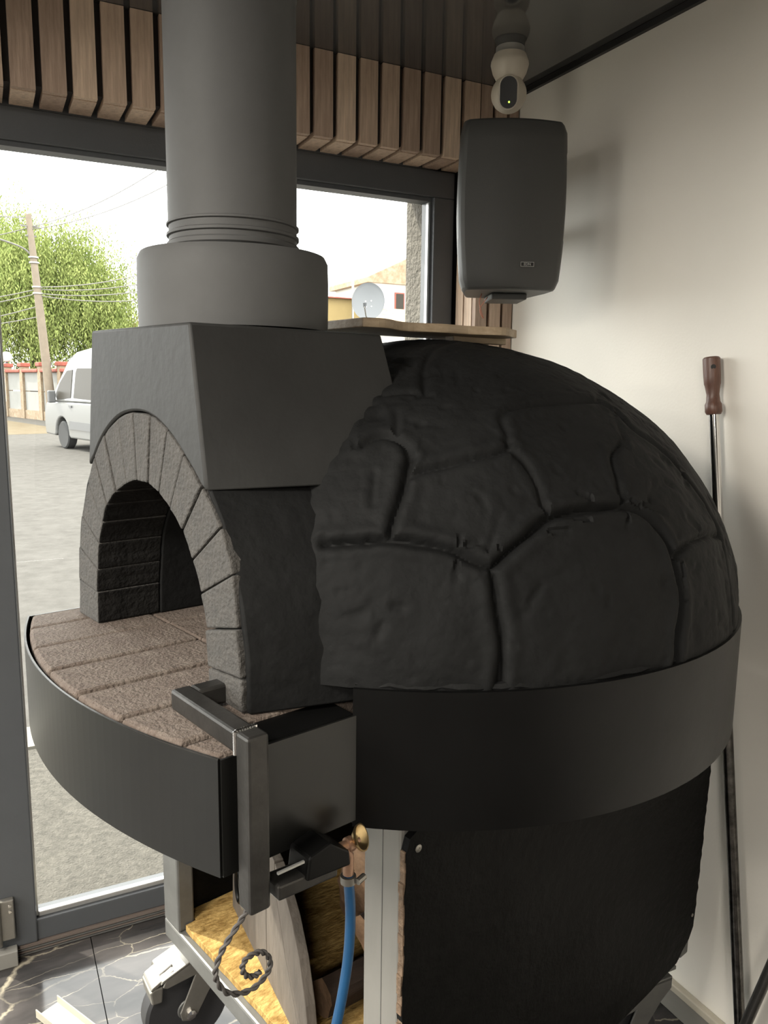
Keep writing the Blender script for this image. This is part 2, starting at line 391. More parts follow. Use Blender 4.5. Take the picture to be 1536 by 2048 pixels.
for k in range(4):
    obj('threshold_rib', MB().box(-2.60, 1.330, 2.1605, 2.1665, .003+k*.0068, .0068+k*.0068), THRES if k % 2 else LEGD, th)
hg = obj('hinge', MB().box(-.066, -.004, 2.146, 2.1638, .070, .185), ZINC, win, bevel=.003)
obj('hinge_knuckle', MB().lathe([(.009, .062), (.009, .19)], 14, Matrix.Translation((-.045, 2.142, 0))), ZINC, hg, smooth=True)
for z in (.168, .152):
    obj('screw', MB().lathe([(.005, 0), (.004, .003)], 10, Matrix.Translation((-.014, 2.146, z)) @ Matrix.Rotation(PI/2, 4, 'X')), CHROME, hg)
obj('hinge_foot', MB().box(-.085, -.002, 2.128, 2.158, .0005, .045), LEGM, hg, bevel=.002)

# left wall with the second shop window
mb = MB()
mb.box(XL-.12, XL, YB, 2.34, 2.2, ZC); mb.box(XL-.12, XL, YB, 2.34, 0, .12)
mb.box(XL-.12, XL, YB, .0, .12, 2.2); mb.box(XL-.12, XL, 1.9, 2.34, .12, 2.2)
wlft = obj('wall_left', mb, WALLG); tag(wlft, kind='structure')
mb = MB()
for (a, b) in ((0, .08), (.91, .99), (1.82, 1.9)): mb.box(XL-.09, XL-.02, a, b, .12, 2.2)
mb.box(XL-.09, XL-.02, 0, 1.9, .12, .18); mb.box(XL-.09, XL-.02, 0, 1.9, 2.14, 2.2)
w2 = obj('window_2', mb, FRAMEM); tag(w2, kind='structure')
for (a, b) in ((.08, .91), (.99, 1.82)):
    obj('pane', MB().box(XL-.058, XL-.052, a, b, .18, 2.14), GLASS, w2)

# unseen fill lamps, added under the ceiling to brighten the white wall and room
FILL_W = 56.0
for k, (lx, ly) in enumerate(((-2.5, 1.35), (-2.5, .25), (-1.15, .45), (-.9, -1.5))):
    lp_ = root('added_fill_lamp', (lx, ly, ZC-.03), ('added square fill lamp in the front corner by the left shop window', 'added square fill lamp by the middle of the left shop window', 'added square fill lamp nearest the middle of the room', 'added square fill lamp near the back wall')[k], 'lamp', 'added fill lamps')
    fr_ = MB(); fr_.box(lx-.32, lx+.32, ly-.32, ly-.30, ZC-.03, ZC-.001); fr_.box(lx-.32, lx+.32, ly+.30, ly+.32, ZC-.03, ZC-.001)
    fr_.box(lx-.32, lx-.30, ly-.30, ly+.30, ZC-.03, ZC-.001); fr_.box(lx+.30, lx+.32, ly-.30, ly+.30, ZC-.03, ZC-.001)
    obj('fill_lamp_frame', fr_, TRIMB, lp_)
    obj('diffuser', MB().box(lx-.299, lx+.299, ly-.299, ly+.299, ZC-.012, ZC-.006), mat('fill_lamp_diffuser', (.8, .78, .72), emit=((1.0, .88, .72), 3.0)), lp_)
    ld = bpy.data.lights.new('fill_light', 'AREA'); ld.shape = 'SQUARE'; ld.size = .58; ld.energy = FILL_W; ld.color = (1.0, .94, .84)
    lo = bpy.data.objects.new('fill_light', ld); COL.objects.link(lo); lo.parent = lp_; lo.location = (0, 0, .004)

# ================================================================= THE OVEN
ZH = 1.12
oven = root('pizza_oven', W(.6, 0, .956), 'black domed wood-fired pizza oven with brick arch mouth and stone-carved plaster', 'oven', rz=AX)
J = [[(-0.301, 1.120), (-0.205, 1.120)], [(-0.302, 1.168), (-0.207, 1.159)], [(-0.292, 1.234), (-0.203, 1.213)], [(-0.280, 1.305), (-0.187, 1.259)], [(-0.249, 1.364), (-0.163, 1.302)], [(-0.200, 1.412), (-0.136, 1.340)], [(-0.148, 1.453), (-0.099, 1.368)], [(-0.098, 1.484), (-0.063, 1.386)], [(-0.044, 1.502), (-0.027, 1.396)], [(0.016, 1.505), (0.011, 1.397)], [(0.077, 1.494), (0.053, 1.388)], [(0.138, 1.464), (0.098, 1.370)], [(0.186, 1.424), (0.137, 1.344)], [(0.222, 1.376), (0.160, 1.311)], [(0.262, 1.312), (0.182, 1.270)], [(0.281, 1.251), (0.192, 1.222)], [(0.291, 1.187), (0.199, 1.180)], [(0.300, 1.120), (0.203, 1.120)]]
OUT = [(-.305, ZH), (-.303, 1.20), (-.290, 1.262), (-.268, 1.320), (-.242, 1.370), (-.213, 1.406)]
OUTL = [(-p, q) for p, q in OUT][::-1]
# hood: straight-sided block above the arch
rng = random.Random(3)
arch_out = [j[0] for j in J]
zz_ = [1.406, 1.425, 1.45, 1.475, 1.50, 1.535, 1.58, 1.63]
sideR = [(-float(np.interp(z, [1.406, 1.63], [.213, .177])), z) for z in zz_]
sideL = [(float(np.interp(z, [1.406, 1.63], [.213, .172])), z+.003*(z-1.406)/.224) for z in zz_][::-1]
arch_c = [(p.x, p.y) for p in catmull([(*q, 0) for q in arch_out], 4)]
arch_i = [(p.x, p.y) for p in catmull([(*j[1], 0) for j in J], 4)]
poly = sideR+sideL+[(p, q+.0008) for p, q in arch_c[48:19:-1]]
def flare(z): return float(np.interp(z, [1.12, 1.20, 1.39, 1.43, 1.47, 1.535, 1.63], [.36, .36, .29, .25, .20, .08, .0]))
def FH(v, z, d): return W(d, v*(1+flare(z)*d/.21), z)
def FK(v, z, d): return W(d, v*(1+flare(z)*d/.30) if abs(v) > .2075 and z < 1.45 else v, z)
mb = MB().prism(poly, FH, 0.0, .335)
hood = obj('hood', mb, HOODM, oven, smooth=True, bevel=.004)
# plaster of the entrance vault: thin skin over the voussoirs, thick body behind
mb = MB()
skin = OUT+[(-.205, 1.415)]+[(-.202, 1.409)]+[(p*.985, q) for p, q in [(-.236, 1.366), (-.262, 1.316), (-.284, 1.26), (-.297, 1.20), (-.2995, ZH)]]
mb.prism(skin, FK, .006, .34); mb.prism([(-p, q) for p, q in skin], FK, .006, .34)
inner = [j[1] for j in J]
body = OUT+[(-.19, 1.5), (.19, 1.5)]+OUTL+arch_i[::-1]
mb.prism([(p*.99, q-.002) if abs(p) > .2075 else (p, q) for p, q in body], FK, .119, .338)
obj('vault', mb, BLACK, oven, smooth=True, bevel=.003)
for k in range(len(J)-1):
    a, b = J[k], J[k+1]
    q = [Vector((*p, 0)) for p in arch_c[4*k:4*k+5]+arch_i[4*k:4*k+5][::-1]]
    c = sum(q, Vector())/len(q)
    g = .0026 if k < 6 else .0016
    pts = []
    for p in q:
        d = (p-c); pts.append((p.x-d.x/d.length*g+rng.uniform(-1, 1)*.0008, p.y-d.y/d.length*g+rng.uniform(-1, 1)*.0008))
    off = rng.uniform(-.006, .001) if k < 6 else rng.uniform(-.002, .001)
    # top and bottom chords get a middle point so that bricks follow the curve
    mb = MB().prism(pts, FV, off, .118); mb.mi = [0, 0]+[1 if 5 <= q_ <= 8 else 0 for q_ in range(len(pts))]
    o = obj('arch_brick', mb, [BRICKM, SOOT], oven, bevel=.003)
# mortar behind the brick joints
mb = MB()
mo = [(p*.985, q-.003) for p, q in arch_c]+[(p*1.03, q+.005) for p, q in arch_i[::-1]]
mb.prism(mo, FV, .012, .117); obj('arch_mortar', mb, BLACK, oven)

# dome
DT, DR, DZ, DH = .601, .604, 1.150, .487
G = [[[0.13,-0.303,1.333],[0.156,-0.337,1.339],[0.19,-0.374,1.343],[0.218,-0.404,1.34],[0.246,-0.435,1.332],[0.267,-0.46,1.317],[0.282,-0.474,1.309]],[[0.282,-0.474,1.309],[0.306,-0.48,1.328],[0.335,-0.486,1.346],[0.368,-0.49,1.365],[0.394,-0.496,1.374],[0.418,-0.503,1.377],[0.455,-0.513,1.38],[0.494,-0.523,1.38],[0.521,-0.531,1.375],[0.544,-0.543,1.361],[0.56,-0.554,1.342],[0.569,-0.566,1.32],[0.57,-0.577,1.294],[0.572,-0.588,1.263],[0.567,-0.596,1.229],[0.554,-0.601,1.195],[0.547,-0.602,1.15]],[[0.282,-0.474,1.309],[0.279,-0.483,1.288],[0.276,-0.493,1.258],[0.276,-0.502,1.226],[0.274,-0.506,1.194],[0.271,-0.506,1.15]],[[0.19,-0.37,1.347],[0.203,-0.364,1.371],[0.224,-0.356,1.402],[0.24,-0.347,1.423],[0.26,-0.334,1.449]],[[0.26,-0.334,1.449],[0.265,-0.316,1.465],[0.261,-0.296,1.475],[0.25,-0.278,1.477],[0.234,-0.27,1.47],[0.224,-0.268,1.463]],[[0.24,-0.347,1.423],[0.261,-0.356,1.433],[0.288,-0.371,1.441],[0.325,-0.389,1.45],[0.36,-0.404,1.456],[0.384,-0.411,1.462]],[[0.384,-0.411,1.462],[0.39,-0.436,1.442],[0.387,-0.462,1.413],[0.381,-0.478,1.39],[0.381,-0.49,1.374]],[[0.438,-0.363,1.517],[0.479,-0.37,1.523],[0.537,-0.379,1.526],[0.596,-0.383,1.527],[0.633,-0.383,1.526]],[[0.633,-0.383,1.526],[0.655,-0.402,1.511],[0.659,-0.43,1.489],[0.667,-0.443,1.477],[0.7,-0.464,1.452],[0.727,-0.484,1.424],[0.741,-0.506,1.392],[0.754,-0.522,1.362],[0.768,-0.533,1.337],[0.781,-0.542,1.311]],[[0.597,-0.46,1.466],[0.552,-0.474,1.45],[0.532,-0.495,1.425],[0.519,-0.513,1.4],[0.508,-0.524,1.382]],[[0.568,-0.575,1.299],[0.607,-0.57,1.314],[0.651,-0.565,1.319],[0.703,-0.558,1.32],[0.775,-0.545,1.308]],[[0.781,-0.542,1.311],[0.77,-0.562,1.275],[0.76,-0.575,1.23],[0.755,-0.582,1.17]],[[0.384,-0.411,1.462],[0.398,-0.393,1.483],[0.41,-0.369,1.504],[0.438,-0.363,1.517]],[[0.303,-0.219,1.535],[0.328,-0.241,1.539],[0.35,-0.265,1.538]],
     [[0.633,-0.383,1.526],[0.70,-0.33,1.54],[0.74,-0.25,1.57],[0.73,-0.15,1.60],[0.66,-0.10,1.625]],[[0.35,-0.265,1.538],[0.41,-0.20,1.58],[0.5,-0.14,1.61],[0.66,-0.10,1.625]]]
GW = [1.15, 1.25, 1.0, 1.0, .7, .8, .5, .6, .7, .6, .7, .5, .4, .4, .5, .5]
seg_a, seg_b, seg_w = [], [], []
for g, w in zip(G, GW):
    pts = catmull(g, 4)
    for p, q in zip(pts[:-1], pts[1:]):
        seg_a.append((p.x, p.y, p.z)); seg_b.append((q.x, q.y, q.z)); seg_w.append(w)
rc = random.Random(21)
for _ in range(110):                       # chips and trowel scars
    t_ = rc.uniform(PI*1.02, PI*1.98); p_ = math.asin(rc.uniform(.02, .9)); L_ = rc.uniform(.004, .030); b_ = rc.uniform(0, PI)
    c_ = np.array([DT+DR*math.cos(p_)*math.cos(t_), DR*math.cos(p_)*math.sin(t_), DZ+DH*math.sin(p_)])
    e1 = np.array([-math.sin(t_), math.cos(t_), 0]); e2 = np.array([-math.sin(p_)*math.cos(t_), -math.sin(p_)*math.sin(t_), math.cos(p_)])
    d_ = (e1*math.cos(b_)+e2*math.sin(b_))*L_
    seg_a.append(tuple(c_-d_)); seg_b.append(tuple(c_+d_)); seg_w.append(rc.uniform(.10, .32))
sa, sb, sw = np.array(seg_a), np.array(seg_b), np.array(seg_w)
ths = np.concatenate([np.linspace(0, PI, 150, endpoint=False), np.linspace(PI, 2*PI, 620, endpoint=False)])
NT, NP = len(ths), 250; phs = np.linspace(0, 1, NP)**1.0*PI/2
TH, PH = np.meshgrid(ths, phs)
nx, ny, nz_ = np.cos(PH)*np.cos(TH), np.cos(PH)*np.sin(TH), np.sin(PH)
P3 = np.stack([DT+DR*nx, DR*ny, DZ+DH*nz_], -1).reshape(-1, 3)
nrm = np.stack([nx/DR, ny/DR, nz_/DH], -1).reshape(-1, 3); nrm /= np.linalg.norm(nrm, axis=1, keepdims=True)
disp = np.zeros(len(P3))
ab = sb-sa; L2 = (ab**2).sum(1)
for i in range(0, len(P3), 6000):
    p = P3[i:i+6000]*np.array([1, 1, 1])
    pa = p; p = np.stack([p[:, 0], -np.abs(p[:, 1]), p[:, 2]], 1)
    t = np.clip(((p[:, None]-sa[None])*ab[None]).sum(2)/L2[None], 0, 1)
    d = np.linalg.norm(p[:, None]-(sa[None]+t[..., None]*ab[None]), axis=2)
    wob = np.array([noise.noise(Vector(q)*22) for q in pa])*.0025
    dd = d+wob[:, None]
    k = (dd/np.maximum(sw[None], .3)).argmin(1); ar = np.arange(len(p)); dm = dd[ar, k]; wm = sw[k]
    gv = wm*(-.0110*np.exp(-(dm/.0056)**2)+.0030*np.exp(-((dm-.016)/.009)**2))
    lum = np.array([noise.noise(Vector(q)*5.5)*.006+noise.noise(Vector(q)*17)*.0022+abs(noise.noise(Vector(q)*45))*.0012 for q in pa])
    pit = np.array([max(0, noise.noise(Vector(q)*31+Vector((5, 1, 2)))-.42)*-.012 for q in pa])
    disp[i:i+6000] = gv+lum+pit
P3 = P3+nrm*disp[:, None]
P3[:, 2] = np.maximum(P3[:, 2], 1.146)
idx = np.arange(NT*NP).reshape(NP, NT)
def inside_block(p):
    hw = .285 if p[2] < 1.30 else .19
    return p[0] < .31 and abs(p[1]) < (hw if p[0] < .28 else .165) and p[2] < 1.60
cut = np.array([inside_block(p) for p in P3]).reshape(NP, NT)
fs = []
for i in range(NP-1):
    for j in range(NT):
        k = (j+1) % NT
        if cut[i, j] and cut[i, k] and cut[i+1, j] and cut[i+1, k]: continue
        fs.append((idx[i, j], idx[i, k], idx[i+1, k], idx[i+1, j]))
mb = MB(); mb.add([W(*p) for p in P3], [tuple(int(q) for q in f) for f in fs])
obj('dome', mb, BLACK, oven, smooth=True)

# sheet-steel ring, front apron and their bottom
ZR0, ZR1, RR, RC = .956, 1.153, .613, .594
APV0, APV1 = -.385, .345
def ring_u(v): return RC-math.sqrt(max(0, RR*RR-v*v))
a0 = math.atan2(APV0, -(RC-ring_u(APV0))); a1 = math.atan2(APV1, -(RC-ring_u(APV1)))
def strip(mb, line, z0, z1, th, mi=0):
    n = len(line); vs = []
    for i, (u, v) in enumerate(line):
        t = Vector(line[min(i+1, n-1)])-Vector(line[max(i-1, 0)]); t.normalize(); nn = Vector((t.y, -t.x))
        vs += [W(u, v, z0), W(u, v, z1), W(u-nn.x*th, v-nn.y*th, z1), W(u-nn.x*th, v-nn.y*th, z0)]
    fs = []
    for i in range(n-1):
        for k in range(4): fs.append((i*4+k, i*4+(k+1) % 4, (i+1)*4+(k+1) % 4, (i+1)*4+k))
    fs += [(0, 3, 2, 1), tuple((n-1)*4+k for k in range(4))]
    mb.add(vs, fs, mi)
line = []
aa0 = a0 % (2*PI); aa1 = a1 % (2*PI)
for k in range(97):
    t = aa0+(aa1+2*PI-aa0)*k/96
    line.append((RC+RR*math.cos(t), RR*math.sin(t)))
mb = MB(); strip(mb, line, ZR0, ZR1, .006)
obj('ring_band', mb, STEELB, oven, smooth=True)
mb = MB(); strip(mb, [(RC+(p-RC)*.985, q*.985) for p, q in line], ZR1-.03, ZR1-.004, .035)
o = obj('ring_mortar', mb, BLACK, oven)
bead = [W(RC+.5945*math.cos(t)+.002*noise.noise(Vector((t*30, 0, 1))), .5945*math.sin(t), 1.1535+.004*noise.noise(Vector((t*25, 3, 1)))) for t in np.linspace(aa0, aa1+2*PI, 260)]
obj('mortar_bead', MB().tube(bead, [.0075+.0025*noise.noise(Vector((i*.35, 1, 2))) for i in range(260)], 7), BLACK, oven, smooth=True)
mb = MB().prism([(RC+(p-RC)*.99, q*.99) for p, q in line], FZ, ZR0+.001, ZR0+.012); obj('ring_floor', mb, STEELB, oven)
ZA0, ZA1 = .966, 1.116
def arc_u(v): return -.152+.555*(v+.028)**2
fr = [(arc_u(APV0+(APV1-APV0)*k/40), APV0+(APV1-APV0)*k/40) for k in range(41)]
ap = [(ring_u(APV1)+.02, APV1)]+fr[::-1]+[(ring_u(APV0)+.02, APV0)]
mb = MB()
strip(mb, fr[::-1], ZA0, ZA1, -.0035)
strip(mb, [fr[0], (ring_u(APV0)+.012, APV0)], ZA0, ZA1, -.0035)
strip(mb, [(ring_u(APV1)+.012, APV1), fr[-1]], ZA0, ZA1, -.0035)
obj('apron_band', mb, mat('apron_sheet_steel', (0.006, 0.006, 0.0055), rough=0.36, spec=0.5, var=0.2, vscale=9), oven)
mb = MB(); strip(mb, fr[::-1], ZA1, ZA1+.0012, -.003); obj('worn_rim', mb, TUBEM, oven)
mb = MB().prism([(p+.004, q*.99) for p, q in ap], FZ, ZA0+.004, ZA0+.012); obj('apron_floor', mb, STEELB, oven)
mb = MB(); WB(mb, -.045, .125, APV0+.006, -.300, 1.09, 1.1145); obj('apron_lip', mb, STEELB, oven, bevel=.003)
# hearth bricks
vj = [.345-.006, .256, .141, .021, -.093, -.207, -.323, -.379]
for k in range(len(vj)-1):
    v1, v0 = vj[k]-.0018, vj[k+1]+.0018
    ujs = [None, .105, .335, .565, .8] if 1 <= k <= 5 else [None, .105] if k == 0 else [None, -.047]
    for m in range(len(ujs)-1):
        ub = ujs[m+1]-.0012
        if m == 0:
            pts = [(arc_u(v0+(v1-v0)*q/6)+.0055+.001*rng.random(), v0+(v1-v0)*q/6) for q in range(7)]+[(ub, v1), (ub, v0)]
        else:
            ua = ujs[m]+.0012; pts = [(ua, v0), (ua, v1), (ub, v1), (ub, v0)]
        dz = rng.uniform(-.0015, .0015)-(.004 if k == 6 else 0)
        mb = MB().prism(pts, FZ, 1.075, ZH+dz)
        obj('hearth_brick', mb, HEARTHM, oven, bevel=.006 if m == 0 else .003)
mb = MB().prism([(p+.008, q*.985) for p, q in ap], FZ, 1.04, 1.09); obj('hearth_bed', mb, BLACK, oven)
# round collar for the flue on top of the hood
T = Matrix.Translation(W(.172, 0, 0))
mb = MB().lathe([(.151, 1.634), (.152, 1.70), (.151, 1.740), (.146, 1.750), (.090, 1.752)], 56, T)
obj('flue_collar', mb, PIPEM, oven, smooth=True)

flue = root('flue_pipe', W(.172, 0, 1.752), 'wide matt black round flue pipe rising from the oven hood to the ceiling', 'pipe')
mb = MB().lathe([(.101, 1.752), (.1015, 2.13), (.103, 2.135), (.103, ZC-.001)], 64, T); obj('pipe', mb, PIPEM, flue, smooth=True)
for z, h in ((1.757, .012), (1.775, .008), (1.792, .006)):
    mb = MB().lathe([(.1005, z), (.1045, z+h*.25), (.1045, z+h*.75), (.1005, z+h)], 64, T); obj('pipe_bead', mb, PIPEM, flue, smooth=True)
mb = MB().box(-.006, .006, -.0015, .0015, 1.80, 2.40, T @ Matrix.Rotation(math.radians(-118), 4, 'Z') @ Matrix.Translation((0, -.1025, 0)))
obj('seam', mb, PIPEM, flue)

# ================================================================= BURNER ON ITS BRACKET, HOSE
br = root('gas_burner_bracket', W(-.048, -.408, .93), 'square steel tube bracket clamped over the hearth edge holding a gas burner', 'bracket', rz=AX)
mb = MB(); WB(mb, -.068, -.040, -.400, -.230, 1.1225, 1.1505); o = obj('arm', mb, TUBEM, br, bevel=.004)
mb = MB(); WB(mb, -.0405, .006, -.258, -.230, 1.1225, 1.1500); obj('hook', mb, TUBEM, br, bevel=.004)
mb = MB(); WB(mb, -.0690, -.0400, -.4285, -.4000, .930, 1.1525); post = obj('post', mb, TUBEM, br, bevel=.004)
mb = MB()
for k in range(9):
    c = W(-.0685, -.400, 1.125+.0032*k)
    mb.lathe([(.0005, -.003), (.003, -.0015), (.003, .0015), (.0005, .003)], 8, Matrix.Translation(c))
for k in range(8):
    mb.lathe([(.0005, -.003), (.003, -.0015), (.003, .0015), (.0005, .003)], 8, Matrix.Translation(W(-.066+.0034*k, -.400, 1.1520)))
obj('weld_bead', mb, CHROME, post, smooth=True)
mb = MB()
poly = [(-.034, .938), (.055, .934), (.055, .953), (-.034, .958)]
mb.prism(poly, lambda p, q, d: W(p, d, q), -.435, -.400); obj('lower_arm', mb, TUBEM, br, bevel=.003)
mb = MB()
poly = [(.004, .950), (.072, .945), (.070, .966), (.040, .988), (.008, .980)]
mb.prism(poly, lambda p, q, d: W(p, d, q), -.440, -.396); obj('burner_box', mb, STEELB, br, bevel=.003)
mb = MB(); WB(mb, -.036, .002, -.4375, -.4345, .9755, .9785); obj('bright_strip', mb, SILVER, br)
V0 = W(.071, -.418, .958)
Mv = Matrix.Translation(V0) @ OA.to_track_quat('Z', 'Y').to_matrix().to_4x4()
valve = obj('valve', MB().lathe([(.007, -.004), (.007, .010), (.010, .011), (.010, .019), (.006, .020), (.006, .030)], 14, Mv), COPPER, br, smooth=True)
Md = Matrix.Translation(W(.094, -.421, .964)) @ Vector((.55, -.55, .35)).normalized().to_track_quat('Z', 'Y').to_matrix().to_4x4()
obj('valve_dial', MB().lathe([(.003, -.004), (.008, -.002), (.0165, .006), (.0178, .010), (.0160, .010), (.007, .002), (.003, .0015)], 26, Md), BRASS, valve, smooth=True)
obj('hose_elbow', MB().tube([W(.078, -.418, .955), W(.083, -.420, .945), W(.083, -.420, .918)], .0075, 12), COPPER, valve, smooth=True)
obj('hose_clamp', MB().lathe([(.0105, .906), (.0105, .916)], 16, Matrix.Translation((*W(.083, -.420, 0).xy, 0))), ZINC, valve, smooth=True)
obj('clamp_screw', MB().tube([W(.088, -.433, .911), W(.102, -.430, .912)], .0045, 8), ZINC, valve, smooth=True)
# twisted lead hanging below the post
coil = [(-0.0562, 0.937), (-0.0657, 0.9276), (-0.0772, 0.9179), (-0.0914, 0.9043), (-0.1026, 0.8923), (-0.1098, 0.8756), (-0.1088, 0.8614), (-0.0983, 0.8421), (-0.0803, 0.831), (-0.0617, 0.8294), (-0.0468, 0.8372), (-0.04, 0.8479), (-0.042, 0.8618), (-0.0507, 0.8739), (-0.0623, 0.8789), (-0.0751, 0.8784), (-0.081, 0.8703), (-0.0769, 0.8592), (-0.067, 0.8534), (-0.0583, 0.8559)]
pth = catmull([W(p, -.412-.001*i, q) for i, (p, q) in enumerate(coil)], 8)
for s in (0, 1):
    pp = []
    for i, p in enumerate(pth):
        d = (pth[min(i+1, len(pth)-1)]-pth[max(i-1, 0)]).normalized(); n1 = d.cross(OL).normalized(); n2 = d.cross(n1)
        t = i*.55+s*PI; pp.append(p+(n1*math.cos(t)+n2*math.sin(t))*.0019)
    obj('twisted_wire', MB().tube(pp, .0020, 7), WIREM, br, smooth=True)

hz = catmull([W(.083, -.420, .9165), W(.087, -.420, .86), W(.084, -.420, .80), W(.074, -.419, .74), W(.058, -.417, .67), W(.035, -.414, .56), W(.012, -.41, .42), W(-.01, -.40, .26), W(-.02, -.38, .12), W(.02, -.33, .03), W(.12, -.25, .0075), W(.32, -.16, .0075), W(.55, -.12, .0075)], 10)
hs = obj('gas_hose', MB().tube(hz, .0070, 14), BLUEH, smooth=True)
tag(hs, 'blue rubber gas hose hanging from the brass valve beside the grey leg', 'hose')

# ================================================================= THE CART
cart = root('oven_cart', W(.65, 0, 0), 'wheeled steel cart under the oven with strand-board shelf and black side boards', 'cart', rz=AX)
ZRB, ZRT = .272, .318
UA, UB, VA, VB = .205, 1.10, -.388, .430
mb = MB(); WB(mb, UA, UA+.040, VA, VA+.086, ZRT, ZR0-.001); leg = obj('leg', mb, LEGM, cart, bevel=.006)
mb = MB(); WB(mb, UA-.0008, UA+.001, VA+.040, VA+.0412, ZRT+.01, ZR0-.03); obj('fold_line', mb, LEGD, leg)
mb = MB(); WB(mb, UA, UA+.040, VB-.075, VB, ZRT, ZR0-.001); obj('leg', mb, LEGD, cart, bevel=.005)
mb = MB(); WB(mb, UB-.04, UB, VA, VA+.06, ZRT, ZR0-.001); obj('leg', mb, LEGD, cart, bevel=.005)
mb = MB(); WB(mb, UB-.04, UB, VB-.06, VB, ZRT, ZR0-.001); obj('leg', mb, LEGD, cart, bevel=.005)
mb = MB(); WB(mb, UA, UA+.035, VA, VB, ZRB, ZRT); obj('rail', mb, LEGD, cart, bevel=.005)
mb = MB(); WB(mb, UB-.035, UB, VA, VB, ZRB, ZRT); obj('rail', mb, LEGD, cart, bevel=.005)
mb = MB(); WB(mb, UA+.036, UB-.036, VA, VA+.035, ZRB, ZRT); obj('rail', mb, LEGD, cart, bevel=.005)
mb = MB(); WB(mb, UA+.036, UB-.036, VB-.035, VB, ZRB, ZRT); obj('rail', mb, LEGD, cart, bevel=.005)
mb = MB()
pts = [(UA+.014+.003*rng.random(), VA+.088+(VB-.076-VA-.09)*k/24) for k in range(25)]+[(UA+.043, VB-.076), (UA+.043, VB-.036), (UB-.042, VB-.036), (UB-.042, VA+.04), (UA+.045, VA+.04), (UA+.045, VA+.088)]
mb.prism(pts, FZ, ZRT+.0005, ZRT+.0165); shelf = obj('shelf', mb, OSB, cart, bevel=.0015)
ZS = ZRT+.0165
# side boards (painted strand board with ragged edges)
r2 = random.Random(11)
bp = [(.198+r2.uniform(-.002, .002), z) for z in np.linspace(.255, .890, 40)]+[(.206, .912), (.230, .926)]+[(u, .938+r2.uniform(-.001, .001)) for u in np.linspace(.25, 1.11, 12)]
bp += [(1.112-(.938-z)*.055+r2.uniform(-.0025, .0025), z) for z in np.linspace(.93, .36, 45)]+[(1.062, .335), (1.035, .318), (1.015, .300), (.9, .285), (.6, .262)]
board = MB().prism(bp, lambda p, q, d: W(p, d, q), -.4055, -.3935)
sb = obj('side_board', board, OSBB, cart)
mb = MB()
for k in range(39):
    z0, z1 = .258+k*.0163, .258+(k+1)*.0163
    d = r2.uniform(.0008, .0032); WB(mb, bp[min(k, 39)][0]-d, .2015, -.4052+r2.uniform(0, .0015), -.3945, z0, z1)
obj('raw_edge', mb, RAWE, sb)
for (u, z, r) in ((.222, .892, .006), (1.068, .392, .004), (.30, .31, .004)):
    Ms = Matrix.Translation(W(u, -.4057, z)) @ (-OL).to_track_quat('Z', 'Y').to_matrix().to_4x4()
    obj('screw', MB().lathe([(r, 0), (r, .0012), (r*.4, .0022), (.0008, .001)], 14, Ms), ZINC, sb, smooth=True)
mb = MB(); WB(mb, UA+.041, UB-.042, VB-.034, VB-.018, ZRT+.0005, .94); obj('side_board', mb, OSBB, cart)
mb = MB(); WB(mb, UB-.022, UB-.004, VA+.062, VB-.062, ZS+.001, .94); obj('back_board', mb, OSBB, cart)

def caster(u, v, ang, detail=True, m=None):
    m = m or ZINC
    """swivel caster: plate, fork (the part), wheel, brake lever"""
    M0 = Matrix.Translation(W(u, v, 0)) @ Matrix.Rotation(AX+ang, 4, 'Z')     # x: trailing direction, y: axle
    mb = MB()
    mb.box(-.055, .055, -.045, .045, .262, .2715, M0)
    mb.lathe([(.038, .244), (.042, .250), (.038, .262)], 20, M0)
    prof = [(-.050, .243), (.035, .243), (.118, .212), (.128, .192), (.118, .186), (.052, .194), (.090, .108), (.086, .088), (.066, .080), (.048, .092), (.020, .140), (-.02, .19), (-.050, .215)]
    for y0, y1 in ((-.041, -.036), (.036, .041)):
        mb.prism(prof, lambda p, q, d: M0 @ Vector((p, d, q)), y0, y1)
    top = [(-.050, .234), (-.050, .2445), (.036, .2445), (.128, .209), (.132, .200), (.034, .236)]
    mb.prism(top, lambda p, q, d: M0 @ Vector((p, d, q)), -.041, .041)
    f = obj('caster', mb, m, cart, bevel=.002)
    Mw = M0 @ Matrix.Translation((.066, 0, .1)) @ Matrix.Rotation(PI/2, 4, 'X')
    w = obj('wheel', MB().lathe([(.068, -.023), (.092, -.024), (.099, -.018), (.1, -.006), (.1, .006), (.099, .018), (.092, .024), (.068, .023)], 48, Mw), RUBBER, f, smooth=True)
    obj('wheel_rim', MB().lathe([(.010, -.027), (.024, -.026), (.030, -.014), (.058, -.010), (.070, -.020), (.070, .020), (.058, .010), (.030, .014), (.024, .026), (.010, .027)], 36, Mw), LEGD, f, smooth=True)
    obj('axle_bolt', MB().lathe([(.004, -.050), (.012, -.048), (.012, -.041), (.012, .041), (.012, .048), (.004, .050)], 8, Mw), CHROME, f)
    if detail:
        lev = [(.100, .222), (.150, .196), (.154, .190), (.150, .186), (.100, .212)]
        obj('brake_lever', MB().prism(lev, lambda p, q, d: M0 @ Vector((p, d, q)), -.030, .034), ZINC, f, bevel=.002)
        fl2 = [(.128, .150), (.152, .152), (.156, .184), (.146, .192), (.124, .190)]
        obj('brake_shoe', MB().prism(fl2, lambda p, q, d: M0 @ Vector((p, d, q)), -.034, .034), ZINC, f, bevel=.004)
        tb = [(.098, .2235), (.128, .2085), (.130, .2115), (.100, .2265)]
        obj('brake_tab', MB().prism(tb, lambda p, q, d: M0 @ Vector((p, d, q)), -.016, .016), GLOBE, f)
    return f
caster(.300, .388, math.radians(172))
caster(.262, -.33, math.radians(150), False, LEGD)
caster(1.03, .36, math.radians(200), False, LEGD)
caster(1.000, -.335, math.radians(165), False, LEGD)

